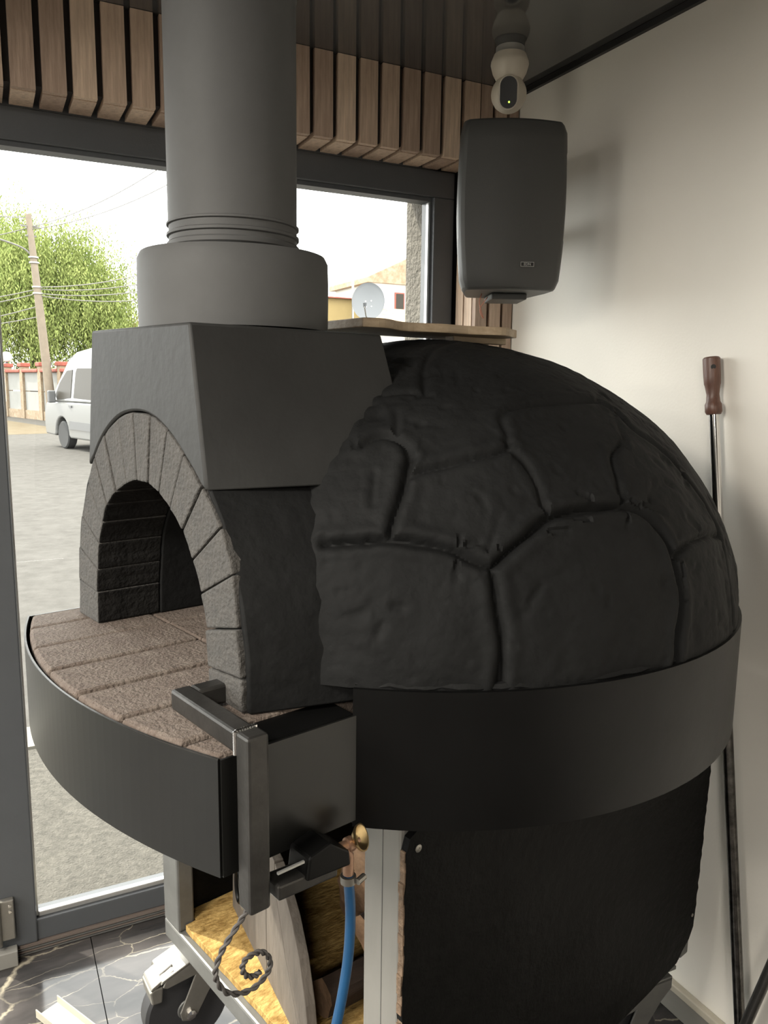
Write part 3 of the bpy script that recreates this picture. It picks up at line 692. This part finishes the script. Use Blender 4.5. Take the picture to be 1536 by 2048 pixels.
# ---------------------------------------------------------------- wooden door and firewood on the shelf
door = root('arched_oven_door', (.456, 1.41, ZS), 'weathered grey wooden arched oven door of planks standing on the cart shelf', 'oven door')
zb = ZS+.0006
FX = lambda p, q, d: Vector((d, p, q))
arch = [(1.662, zb), (1.655, .42), (1.63, .49), (1.575, .56), (1.50, .61), (1.415, .635)]
archr = [(1.355, .628), (1.308, .602), (1.263, .568), (1.220, .512), (1.189, .439), (1.180, .40), (1.176, zb)]
bA = arch+[(1.4115, .635), (1.4115, zb)]
bB = [(1.4085, zb), (1.4085, .635), (1.356, .628), (1.352, .57), (1.300, .47), (1.230, .37), (1.219, zb)]
bC = [(1.3525, .626), (1.308, .602), (1.263, .568), (1.220, .512), (1.189, .439), (1.180, .40), (1.176, zb), (1.2155, zb), (1.227, .37), (1.2965, .47), (1.3485, .57)]
for pl in (bA, bB, bC):
    obj('plank', MB().prism(pl, FX, .456, .476), GREYWOOD, door, bevel=.0015)
obj('batten', MB().box(.477, .492, 1.26, 1.60, .40, .45), GREYWOOD, door, bevel=.002)
Mh = Matrix.Translation((.455, 1.575, .445)) @ Matrix.Rotation(-PI/2, 4, 'Y') @ Matrix.Scale(1.75, 4, (1, 0, 0))
hp = obj('handle_plate', MB().lathe([(.034, 0), (.034, .003), (.028, .004), (.026, .0015), (.001, .0015)], 30, Mh), ZINC, door, smooth=True)
lp = [Vector((.447, 1.575+.020*math.cos(t), .445+.040*math.sin(t))) for t in np.linspace(0, 2*PI, 30)]
obj('handle_loop', MB().tube(lp, .0045, 8), STEELB, door, smooth=True)

def log(p0, p1, r, label, seed, split=None):
    rg = random.Random(seed); p0 = Vector(p0); p1 = Vector(p1); d = (p1-p0).normalized()
    a = d.cross(Vector((0, 0, 1))).normalized(); b = a.cross(d)
    n = 18; vs = []; fs = []; m = 6
    rad = [r*(1+rg.uniform(-.12, .12)) for _ in range(n)]
    if split is not None:
        for k in range(n):
            t = 2*PI*k/n; c = math.cos(t-split)
            if c > .25: rad[k] = min(rad[k], r*.25/c*1.0)
    for i in range(m+1):
        for k in range(n):
            t = 2*PI*k/n; rr = rad[k]*(1+.05*noise.noise(Vector((i*.9, k*.7, seed))))
            vs.append(p0+(p1-p0)*(i/m)+(a*math.cos(t)+b*math.sin(t))*rr)
    for i in range(m):
        for k in range(n): fs.append((i*n+k, i*n+(k+1) % n, (i+1)*n+(k+1) % n, (i+1)*n+k))
    mb = MB(); mb.add(vs, fs)
    e = MB().add(vs[:n], [tuple(range(n-1, -1, -1))]); e2 = MB().add(vs[m*n:], [tuple(range(n))])
    rt_ = root('firewood_log', p0, label, 'log', 'firewood on the cart shelf')
    obj('bark', mb, BARK, rt_, smooth=True); obj('cut_end', e, LOGEND, rt_); obj('cut_end', e2, LOGEND, rt_)
log(W(.300, -.045, ZS+.056), W(.66, -.07, ZS+.054), .050, 'split log with pale cut end facing the front behind the blue hose', 2, 2.3)
log(W(.40, -.225, ZS+.066), W(.86, -.20, ZS+.066), .062, 'thick firewood log lying on the shelf beside the grey leg', 3)
log(W(.50, .09, ZS+.058), W(.93, .10, ZS+.058), .054, 'firewood log on the shelf behind the grey wooden door', 4)
log(W(.38, -.12, ZS+.165), W(.83, -.10, ZS+.170), .050, 'firewood log lying on top of the thick log', 5, 1.0)
log(W(.44, .015, ZS+.165), W(.90, .03, ZS+.160), .052, 'firewood log on the upper layer of the pile behind the door', 6)
log(W(.42, -.055, ZS+.262), W(.88, -.04, ZS+.262), .050, 'topmost reddish brown firewood log below the oven', 8)

# ================================================================= THINGS AROUND
# board lying on the dome
brd = root('wooden_board', W(.60, -.02, 1.643), 'wavy-edged wooden board lying on top of the dome', 'board', rz=AX)
c0 = Vector((.795, 1.392))
dirx = Vector((.985, .17)).normalized(); diry = Vector((-dirx.y, dirx.x))
def wavy(t):
    return -.105-.012*math.sin(t*9.0+1.2)-.010*math.sin(t*17)
top = [(-.235+.40*k/30, wavy(k/30)) for k in range(31)]
back = [(.165, -.01), (.165, .06), (-.235, .05)]
pl = top+back
def FB(p, q, d): v = c0+dirx*p+diry*q; return Vector((v.x, v.y, d))
obj('plank', MB().prism(pl, FB, 1.6465, 1.6625), BOARDW, brd, bevel=.002)
obj('cleat', MB().prism([(.02, -.06), (.163, -.06), (.163, -.035), (.02, -.035)], FB, 1.634, 1.646), BOARDW, brd, bevel=.0015)

# loudspeaker in the corner
spk_c = Vector((1.215, 1.740, 1.783)); yaw_s = math.radians(-24)
sp = root('wall_speaker', (spk_c.x, spk_c.y, spk_c.z), 'black curved loudspeaker mounted high in the room corner', 'speaker', rz=yaw_s)
Ms = Matrix.Translation(spk_c) @ Matrix.Rotation(yaw_s, 4, 'Z')     # front towards local -y
def sp_section(z, hw, dep, sq=1.0):
    pts = []
    for k in range(13):                        # convex front
        t = -1+2*k/12; pts.append((t*hw*.93, -dep*.55-(1-t*t)*.020*sq))
    pts += [(hw, -dep*.47), (hw*.96, -dep*.2), (hw*.72, dep*.45), (-hw*.72, dep*.45), (-hw*.96, -dep*.2), (-hw, -dep*.47)]
    return [Ms @ Vector((p, q, z)) for p, q in pts]
zs = np.linspace(0, 1, 17); HS = .392; rings = []
for i, t in enumerate(zs):
    e = min(t, 1-t)
    edge = 1-.06*max(0, 1-e/.05)**2
    hw = (.121+.012*math.sin(PI*min(1, max(0, t*.9+.12)))+.012*(t-.5))*edge
    z = HS*t
    rings.append(sp_section(z, hw, .20*edge, .6+.4*edge))
n = len(rings[0]); mb = MB()
vs = [p for r in rings for p in r]; fs = []
for i in range(len(rings)-1):
    for k in range(n): fs.append((i*n+k, i*n+(k+1) % n, (i+1)*n+(k+1) % n, (i+1)*n+k))
fs += [tuple(range(n-1, -1, -1)), tuple((len(rings)-1)*n+k for k in range(n))]
mb.add(vs, fs); cab = obj('cabinet', mb, SPKM, sp, smooth=True, bevel=.006)
yb_ = -.20*.55-.0205
bd = obj('badge', MB().box(.019, .050, yb_-.0012, yb_+.004, .0535, .0625, Ms), mat('badge_black', (.008, .008, .008), rough=.4), sp)
bl = MB()
for (a, b, c, d) in ((.0185, .0505, .0625, .0633), (.0185, .0505, .0527, .0535), (.0185, .0193, .0535, .0625), (.0497, .0505, .0535, .0625)):
    bl.box(a, b, yb_-.0018, yb_-.0008, c, d, Ms)
obj('badge_border', bl, SILVER, bd)
cu = bpy.data.curves.new('badge_text', 'FONT'); cu.body = 'EDN'; cu.size = .0085; cu.align_x = 'CENTER'; cu.align_y = 'CENTER'; cu.extrude = .0003
cu.materials.append(SILVER)
_t = bpy.data.objects.new('text_source', cu); me_t = bpy.data.meshes.new_from_object(_t); bpy.data.objects.remove(_t)
tx = bpy.data.objects.new('badge_text', me_t); COL.objects.link(tx)
tx.parent = bd
tx.matrix_local = (wmat(sp) @ Matrix.Translation(bd.location)).inverted() @ Ms @ Matrix.Translation((.0345, yb_-.0016, .058)) @ Matrix.Rotation(PI/2, 4, 'X')
brk = MB().box(-.035, .055, -.05, .06, -.016, -.0005, Ms); obj('bracket', brk, SPKM, sp, bevel=.003)
obj('mounting_arm', MB().box(-.02, .02, .085, .325, .17, .21, Ms), SPKM, sp)
wp = catmull([Ms @ Vector(p) for p in ((-.055, -.02, .0), (-.062, -.03, -.025), (-.050, -.03, -.062), (-.060, -.03, -.040), (-.040, -.02, -.008))], 8)
obj('speaker_wire', MB().tube(wp, .0013, 6), mat('pink_wire', (.45, .18, .12), rough=.5), sp, smooth=True)

# security camera hanging from the ceiling
cc = Vector((1.262, 1.806, 0))
sc_ = root('security_camera', (cc.x, cc.y, ZC-.16), 'small cream security camera hanging from the ceiling above the speaker', 'camera')
Tc = Matrix.Translation(cc)
bse = obj('base', MB().lathe([(.036, ZC-.0005), (.037, ZC-.014), (.040, ZC-.018)], 32, Tc), mat('camera_base_grey', (.34, .33, .31), rough=.4), sc_, smooth=True)
obj('body', MB().lathe([(.041, ZC-.018), (.0475, ZC-.034), (.0485, ZC-.042), (.043, ZC-.062), (.034, ZC-.078), (.02, ZC-.084)], 36, Tc), CAMW, sc_, smooth=True)
hc = cc+Vector((0, 0, ZC-.112)); tocam = (Vector((-.05, 0, 1.85))-hc).normalized()
Mh2 = Matrix.Translation(hc) @ tocam.to_track_quat('Z', 'Y').to_matrix().to_4x4()
prof = [(.0455*math.sin(t), -.0455*math.cos(t)) for t in np.linspace(.02, PI*.80, 20)]
head = obj('head', MB().lathe(prof, 36, Mh2), CAMW, sc_, smooth=True)
def stadium(w, h, n=12): 
    return [(w*math.cos(t), (h-w)+w*math.sin(t)) for t in np.linspace(0, PI, n)]+[(w*math.cos(t), -(h-w)+w*math.sin(t)) for t in np.linspace(PI, 2*PI, n)]
obj('face_rim', MB().prism(stadium(.0255, .0415), lambda p, q, d: Mh2 @ Vector((p, q, d)), .024, .0388), CAMW, head, bevel=.003)
obj('lens_face', MB().prism(stadium(.0215, .0370), lambda p, q, d: Mh2 @ Vector((p, q, d)), .030, .0394), CAMB, head)
obj('status_light', MB().lathe([(.0022, 0), (.001, .0008)], 10, Mh2 @ Matrix.Translation((0.002, -.022, .0394))), mat('green_status_light', (.2, .5, .02), emit=((.45, 1, .05), 4.0)), head)

# long-handled oven tool leaning on the white wall
p_top = Vector((XW-.024, 1.262, 1.619)); p_bot = Vector((XW-.045, 1.005, .012)); dv = (p_bot-p_top).normalized()
pk = root('oven_tool', p_bot, 'long chrome oven tool with turned brown wooden handle leaning against the white wall', 'tool')
Mp = Matrix.Translation(p_top) @ dv.to_track_quat('Z', 'Y').to_matrix().to_4x4()
hd = obj('handle', MB().lathe([(.016, 0), (.0185, .003), (.0185, .040), (.0178, .058), (.0165, .062), (.0135, .082), (.0150, .098), (.0182, .104), (.0182, .120), (.0150, .126), (.011, .127)], 28, Mp), HANDLE, pk, smooth=True)
hole_dir = Vector((-.62, -.78, 0)).normalized()
hcen = p_top+dv*.021+hole_dir*.0178
obj('hanging_hole', MB().lathe([(.0055, 0), (.0055, .0012)], 16, Matrix.Translation(hcen) @ hole_dir.to_track_quat('Z', 'Y').to_matrix().to_4x4()), TRIMB, hd)
ln = (p_bot-p_top).length
obj('rod', MB().lathe([(.0112, .127), (.0112, .72)], 24, Mp), CHROME, pk, smooth=True)
obj('lower_rod', MB().lathe([(.0118, .72), (.0118, ln)], 24, Mp), mat('dark_reflection_chrome', (.10, .095, .09), rough=.28, metal=1.0, var=.6, vscale=30), pk, smooth=True)  # same chrome rod; the dark reflections low on it are put into the colour
# second dark rod
q0 = Vector((XW-.080, 1.035, .014)); q1 = Vector((XW-.016, .74, 1.25))
rd = obj('iron_poker', MB().tube([q0, q0+(q1-q0)*.5, q1], .0115, 16), TUBEM, smooth=True, at=q0)
tag(rd, 'dark iron rod leaning on the white wall crossing the chrome tool at the floor', 'poker')

# cream plastic channel on the floor
ch = MB()
Mc = Matrix.Translation((.090, 1.865, .0008)) @ Matrix.Rotation(math.radians(-62), 4, 'Z')
ch.box(-.075, .09, -.030, .030, 0, .0025, Mc); ch.box(-.075, .09, -.030, -.0275, .0025, .022, Mc); ch.box(-.075, .09, .0275, .030, .0025, .022, Mc)
o = obj('floor_channel', ch, CREAM, bevel=.0006); tag(o, 'cream plastic U-shaped channel offcut lying on the marble floor', 'channel')

# ================================================================= OUTSIDE
ZG = -.10
g = obj('pavement', MB().box(-30, 40, 2.376, 3.72, ZG-.3, ZG), ASPH); tag(g, kind='structure')
k_ = obj('kerb', MB().box(-30, 40, 3.72, 3.95, ZG-.3, ZG+.012), CONC); tag(k_, kind='structure')
rdd = obj('road', MB().box(-60, 80, 3.95, 70, ZG-.3, ZG-.004), ROADM); tag(rdd, kind='structure')
sg = obj('ground_side', MB().box(-60, XL-.4, -40, 2.37, ZG-.3, ZG-.002), CONC); tag(sg, kind='structure')
# the street beyond runs along RD
RD = Vector((-.276, .961, 0)).normalized(); RN = Vector((RD.y, -RD.x, 0))      # RN points right
def S(b, s, n, z): return Vector(b)+RD*s+RN*n+Vector((0, 0, z))
vb = Vector((1.742, 21.07, 0))
verge = MB().add([S(vb, 6, -3.2, ZG+.0), S(vb, 40, -6, ZG+.0), S(vb, 40, 5, ZG+.0), S(vb, 6, 3.0, ZG+.0), S(vb, 6, -3.2, ZG-.2), S(vb, 40, -6, ZG-.2), S(vb, 40, 5, ZG-.2), S(vb, 6, 3.0, ZG-.2)],
                 [(0, 1, 2, 3), (7, 6, 5, 4), (0, 4, 5, 1), (1, 5, 6, 2), (2, 6, 7, 3), (3, 7, 4, 0)])
vg = obj('verge', verge, DIRT); tag(vg, kind='structure')

# van seen from its left side, its nose away to the left
van = root('white_van', (vb.x, vb.y, ZG), 'white high-roof van parked across the street', 'van')
VH = 2.42
prof = [(-4.9, .35), (-4.95, 1.0), (-4.9, 2.1), (-4.75, 2.36), (-3.5, VH), (-1.6, VH), (-.75, 2.34), (-.25, 2.12), (.25, 1.62), (.55, 1.28), (.95, 1.12), (1.10, .90), (1.14, .60), (1.08, .32), (.50, .30)]
prof += [(.42+.0, .34)]+[(.42*math.cos(t), .34+.44*math.sin(t)) for t in np.linspace(.2, PI-.2, 10)]+[(-.42, .34), (-.5, .28), (-3.1, .28), (-3.2, .34)]
prof += [(-3.62+.42*math.cos(t), .34+.44*math.sin(t)) for t in np.linspace(.2, PI-.2, 10)]+[(-4.05, .34)]
def vy(z): return .98 if z < 1.15 else .98-.17*((z-1.15)/1.3)**1.5
def VP(x, y, z): return S(vb, x, y, ZG+z)       # y to the right (away), near flank at 0
def vy(z): return .98 if z < 1.15 else .98-.125*(z-1.15)
lower = [(x, z) for x, z in prof if z < 1.149]; k0 = [i for i, p in enumerate(prof) if p == (.95, 1.12)][0]
lower = [(-4.9, .35), (-4.95, 1.15), (.70, 1.15)]+prof[k0:]
upper = [(-4.95, 1.15), (-4.9, 2.1), (-4.75, 2.36), (-3.5, VH), (-1.6, VH), (-.75, 2.34), (-.25, 2.12), (.25, 1.62), (.70, 1.15)]
for nm, pl in (('body', lower), ('roof', upper)):
    nn = len(pl); vs = [VP(x, .98-vy(z), z) for x, z in pl]+[VP(x, .98+vy(z), z) for x, z in pl]
    obj(nm, MB().add(vs, [tuple(range(nn)), tuple(range(2*nn-1, nn-1, -1))]+[(i, (i+1) % nn, (i+1) % nn+nn, i+nn) for i in range(nn)]), WHITEP, van, bevel=.04)
def flank(pts, m, name, proud=.012):
    return obj(name, MB().add([VP(x, .98-vy(z)-proud, z) for x, z in pts]+[VP(x, .98-vy(z)+.02, z) for x, z in pts], [tuple(range(len(pts))), tuple(range(2*len(pts)-1, len(pts)-1, -1))]+[(i, (i+1) % len(pts), (i+1) % len(pts)+len(pts), i+len(pts)) for i in range(len(pts))]), m, van)
flank([(-.62, 1.25), (-.62, 1.92), (-.28, 1.90), (.10, 1.62), (.36, 1.30), (.20, 1.20)], VANGL, 'door_window')
flank([(-2.6, 1.20), (-2.6, 1.95), (-.88, 1.95), (-.82, 1.85), (-.80, 1.25)], VANGL, 'side_window')
flank([(-4.6, 1.20), (-4.6, 1.95), (-2.75, 1.95), (-2.75, 1.20)], VANGL, 'side_window')
flank([(-3.15, .50), (-3.15, .68), (-.52, .70), (-.47, .50)], VGREY, 'side_moulding', .02)
flank([(-.70, 1.02), (-.70, 1.07), (-.56, 1.07), (-.56, 1.02)], VGREY, 'door_handle', .03)
mbm = MB()
for (x0, x1, y0, y1, z0, z1) in ((.22, .34, -.20, -.02, 1.12, 1.42),):
    mbm.add([VP(x, y, z) for z in (z0, z1) for y in (y0, y1) for x in (x0, x1)], [(0, 2, 3, 1), (4, 5, 7, 6), (0, 1, 5, 4), (2, 6, 7, 3), (0, 4, 6, 2), (1, 3, 7, 5)])
obj('mirror', mbm, VGREY, van, bevel=.03)
for xw in (0, -3.62):
    for yw in (.14, 1.82):
        Mw = Matrix.Translation(VP(xw, yw, .34)) @ RN.to_track_quat('Z', 'Y').to_matrix().to_4x4()
        wh = obj('wheel', MB().lathe([(.20, -.11), (.31, -.115), (.34, -.09), (.34, .09), (.31, .115), (.20, .11)], 28, Mw), TYRE, van, smooth=True)
        obj('hubcap', MB().lathe([(.02, -.09), (.19, -.10), (.20, -.08), (.20, .08), (.02, .09)], 20, Mw), ZINC, wh, smooth=True)

# fence wall with tiled cap, gate and globe lamp
fb0 = Vector((2.52, 35.9, 0))
fence = root('fence_wall', (*S(fb0, 2.5, 0, 0).xy, ZG), 'grey panelled garden wall with stone piers and red tiled cap behind the pole', 'wall')
def FP(s, n, z): return S(fb0, s, n, ZG+z)
def fbox(mb, s0, s1, n0, n1, z0, z1, mi=0):
    return mb.add([FP(s, n_, z) for z in (z0, z1) for n_ in (n0, n1) for s in (s0, s1)], [(0, 2, 3, 1), (4, 5, 7, 6), (0, 1, 5, 4), (2, 6, 7, 3), (0, 4, 6, 2), (1, 3, 7, 5)], mi)
obj('base_course', fbox(MB(), -6, 4.9, -.05, .15, 0, .38), FSTONE, fence)
for k in range(5):
    s0 = -6+k*2.18
    obj('wall_panel', fbox(MB(), s0+.36, s0+2.16, .0, .10, .38, 1.18), FPANEL, fence)
    obj('wall_panel', fbox(MB(), s0+.36, s0+2.16, .0, .10, 1.22, 2.0), FPANEL, fence)
    obj('cap_tiles', fbox(MB(), s0+.30, s0+2.18, -.14, .24, 2.0, 2.15), RTILE, fence, bevel=.04)
for k in range(6):
    s0 = -6+k*2.18
    pr = obj('pier', fbox(MB(), s0, s0+.36, -.10, .20, 0, 2.25), FSTONE, fence)
    obj('pier_cap', fbox(MB(), s0-.05, s0+.41, -.16, .26, 2.25, 2.42), RTILE, pr, bevel=.03)
gt = root('street_gate', (*S(fb0, 6.6, 0, 0).xy, ZG), 'dark sheet metal gate beside the garden wall', 'gate')
for k in range(6): obj('gate_panel', fbox(MB(), 5.32+k*.62, 5.32+k*.62+.60, .02, .08, .05, 1.95), GATEM, gt)
obj('gate_post', fbox(MB(), 9.06, 9.3, -.05, .15, 0, 2.2), FSTONE, gt)
gl = root('globe_lamp', FP(5.08, .05, 2.42), 'white round globe lamp on the end pier of the garden wall', 'lamp')
obj('globe', MB().lathe([(.04, 0.06)]+[(.24*math.sin(t), .30-.24*math.cos(t)) for t in np.linspace(.2, PI, 14)], 20, Matrix.Translation(FP(5.08, .05, 2.42))), GLOBE, gl, smooth=True)
obj('lamp_foot', MB().lathe([(.07, 0), (.05, .065)], 14, Matrix.Translation(FP(5.08, .05, 2.42))), GATEM, gl)

# utility pole with wires
pb = Vector((2.55, 34.6, ZG)); pt = Vector((2.07, 34.8, 7.9))
up_ = root('utility_pole', pb, 'leaning weathered utility pole carrying wires in front of the big tree', 'pole')
obj('shaft', MB().tube([pb, pb+(pt-pb)*.5, pt], [.19, .16, .11], 12), POLEM, up_, smooth=True)
pd = (pt-pb)
for f_, w_ in ((.945, .7), (.90, .4)):
    c = pb+pd*f_; obj('crossarm', MB().box(-w_/2, w_/2, -.04, .04, -.03, .03, Matrix.Translation(c) @ Matrix.Rotation(math.radians(15), 4, 'Z')), CABLE, up_)
for f_ in (.80, .775, .66, .63):
    c = pb+pd*f_; obj('clamp_band', MB().lathe([(.185, -.03), (.185, .03)], 12, Matrix.Translation(c)), ZINC, up_)
arm = catmull([pb+pd*.80, pb+pd*.83+Vector((-.5, 0, .15)), pb+pd*.86+Vector((-2.2, 0, .35)), pb+pd*.88+Vector((-3.4, 0, .4))], 6)
obj('lamp_arm', MB().tube(arm, .035, 8), CABLE, up_, smooth=True)
def wire(f_, end, sag):
    a = pb+pd*f_; b = Vector(end)
    pts = [a+(b-a)*(i/14)+Vector((0, 0, -sag*4*(i/14)*(1-i/14))) for i in range(15)]
    obj('wire', MB().tube(pts, .020, 5), CABLE, up_)
wire(.94, (9, 30, 11.5), .6); wire(.93, (9.3, 30, 10.6), .6)
for k, (f_, z) in enumerate(((.66, 7.2), (.65, 6.6), (.63, 6.2), (.62, 5.6))): wire(f_, (9.5, 31, z), .5)
for k, (f_, z) in enumerate(((.94, 6.2), (.65, 4.6), (.63, 4.2), (.57, 3.4), (.52, 4.0))): wire(f_, (-9, 36+k*.4, z), .7)
wire(.985, (-10, 38, 8.4), .2)

# trees
def willow(name, label, c, R, nstrand, seed, m, trunk_r=.35, drop=3.2, leaf=.26):
    rg = random.Random(seed)
    t = root(name, (c[0], c[1], ZG), label, 'tree')
    vs = []; fs = []
    for _ in range(nstrand):
        th_ = rg.uniform(0, 2*PI); cz = rg.uniform(-.45, 1); rr = math.sqrt(max(0, 1-cz*cz)); k = rg.uniform(.55, 1.0)*(1+.18*math.sin(th_*5+seed)+.12*math.sin(th_*11+cz*6))
        p = Vector((c[0]+R[0]*rr*math.cos(th_)*k, c[1]+R[1]*rr*math.sin(th_)*k, c[2]+R[2]*cz*k))
        L_ = rg.uniform(.35, 1)*drop; step = leaf*.62; nst = int(L_/step)
        dx, dy = rg.uniform(-.12, .12), rg.uniform(-.12, .12)
        for i in range(nst):
            p = p+Vector((dx+rg.uniform(-.07, .07), dy+rg.uniform(-.07, .07), -1)).normalized()*step
            if p.z < 1.2: break
            a = rg.uniform(0, 2*PI); w = Vector((math.cos(a), math.sin(a), 0))*leaf*.20
            d = Vector((rg.uniform(-.55, .55), rg.uniform(-.55, .55), -1)).normalized()*leaf
            q = p+Vector((rg.uniform(-.2, .2), rg.uniform(-.2, .2), 0))
            o_ = len(vs); vs += [q, q+d*.45+w, q+d, q+d*.45-w]; fs.append((o_, o_+1, o_+2, o_+3))
    mb = MB(); mb.v = [tuple(p) for p in vs]; mb.f = fs; mb.mi = [0]*len(fs)
    me = bpy.data.meshes.new('crown'); me.from_pydata([tuple(Vector(p)-t.location) for p in mb.v], [], mb.f); me.materials.append(m)
    o = bpy.data.objects.new('crown', me); COL.objects.link(o); o.parent = t; o['kind'] = 'stuff'
    base = Vector((c[0], c[1], ZG)); br_ = MB()
    br_.tube([base, base+Vector((.1, 0, c[2]*.5)), base+Vector((0, 0, c[2]))], [trunk_r, trunk_r*.8, trunk_r*.55], 10)
    for q in range(6):
        a = q*1.05+.3; e = Vector((R[0]*.6*math.cos(a), R[1]*.6*math.sin(a), c[2]*.35+R[2]*.3))
        br_.tube([base+Vector((0, 0, c[2]*.5)), base+Vector((0, 0, c[2]*.75))+e*.35, base+Vector((0, 0, c[2]*.62))+e], [trunk_r*.4, trunk_r*.28, trunk_r*.1], 6)
    obj('trunk', br_, TRUNK, t, smooth=True)
willow('willow_tree', 'big pale green drooping tree behind the garden wall', (2.6, 46, 6.0), (5.4, 4.2, 4.6), 6400, 5, LEAFM, leaf=.17, drop=3.6)
willow('russet_tree', 'small russet and yellow tree at the right edge of the big tree', (8.7, 51.5, 4.3), (1.8, 1.5, 1.6), 700, 9, LEAFR, .15, 1.2, .16)

# right side: dish, yellow house, tiled house, grass tuft
dm = root('satellite_dish', (8.95, 18.1, ZG), 'grey satellite dish on a mast seen through the right window', 'dish')
dc = Vector((8.63, 18.0, 3.57)); dn = Vector((-.50, -.85, .16)).normalized()
Mdd = Matrix.Translation(dc) @ dn.to_track_quat('Z', 'Y').to_matrix().to_4x4() @ Matrix.Diagonal((.93, 1.06, 1, 1))
rf = obj('reflector', MB().lathe([(.002, -.075), (.12, -.070), (.25, -.045), (.36, -.012), (.43, .015), (.435, .02), (.43, .004), (.36, -.026), (.25, -.060), (.002, -.09)], 40, Mdd, cap=False), DISHM, dm, smooth=True)
for (p, q) in ((-.08, .02), (.07, .03), (-.06, -.11), (.08, -.10)):
    obj('bolt', MB().lathe([(.022, -.080), (.014, -.058)], 10, Mdd @ Matrix.Translation((p, q, 0))), GLOBE, rf)
obj('feed_arm', MB().tube([Mdd @ Vector((0, -.42, .02)), Mdd @ Vector((-.03, -.40, .25)), Mdd @ Vector((-.05, -.24, .46))], .016, 8), ZINC, dm, smooth=True)
obj('feed_horn', MB().lathe([(.035, 0), (.045, .10)], 14, Matrix.Translation(Mdd @ Vector((-.05, -.24, .42)))), GATEM, dm)
mst = Vector((8.78, 18.18, ZG))
obj('mast', MB().tube([mst, Vector((8.78, 18.18, 3.3)), dc+Vector((.09, .12, -.05))], .035, 10), ZINC, dm, smooth=True)

yh = root('yellow_house', (13.6, 31, ZG), 'yellow walled house behind the satellite dish', 'house')
obj('wall', MB().box(10.9, 14.6, 30, 36, ZG, 4.95), YWALL, yh)
obj('roof', MB().prism([(10.7, 4.95), (14.8, 4.95), (12.75, 5.0)], lambda p, q, d: Vector((p, d, q)), 29.8, 36.2), RTILE, yh)
obj('antenna_mast', MB().tube([(13.55, 29.7, ZG), (13.55, 29.7, 6.6)], .05, 8), ZINC, yh)
th_ = root('tiled_house', (21.5, 42, ZG), 'white house with sloping terracotta roof behind the right window', 'house')
obj('wall', MB().box(18.6, 26, 40.5, 48, ZG, 4.6), WHOUSE, th_)
obj('roof', MB().add([Vector(p) for p in ((18.9, 39.9, 4.5), (26.5, 39.9, 4.5), (26.5, 48.5, 4.5), (18.9, 48.5, 4.5), (21.6, 44, 6.15), (24.5, 44, 6.15))], [(0, 1, 5, 4), (1, 2, 5), (2, 3, 4, 5), (3, 0, 4), (3, 2, 1, 0)]), ROOFT, th_)
mb = MB().box(22.4, 28, 46.2, 52, ZG, 8.0); tw = obj('gable_wall', mb, WHOUSE, th_)
obj('gable_roof', MB().prism([(22.0, 7.9), (28.4, 7.9), (28.4, 8.2), (25.2, 9.7), (22.0, 8.2)], lambda p, q, d: Vector((p, d, q)), 46.0, 52.2), ROOFT, th_)
for (x_, z_) in ((24.0, 6.3), (25.6, 6.3)):
    w_ = obj('window', MB().box(x_, x_+.7, 46.12, 46.22, z_, z_+1.1), RTILE, th_)
    obj('pane', MB().box(x_+.08, x_+.62, 46.10, 46.13, z_+.08, z_+1.02), VANGL, w_)
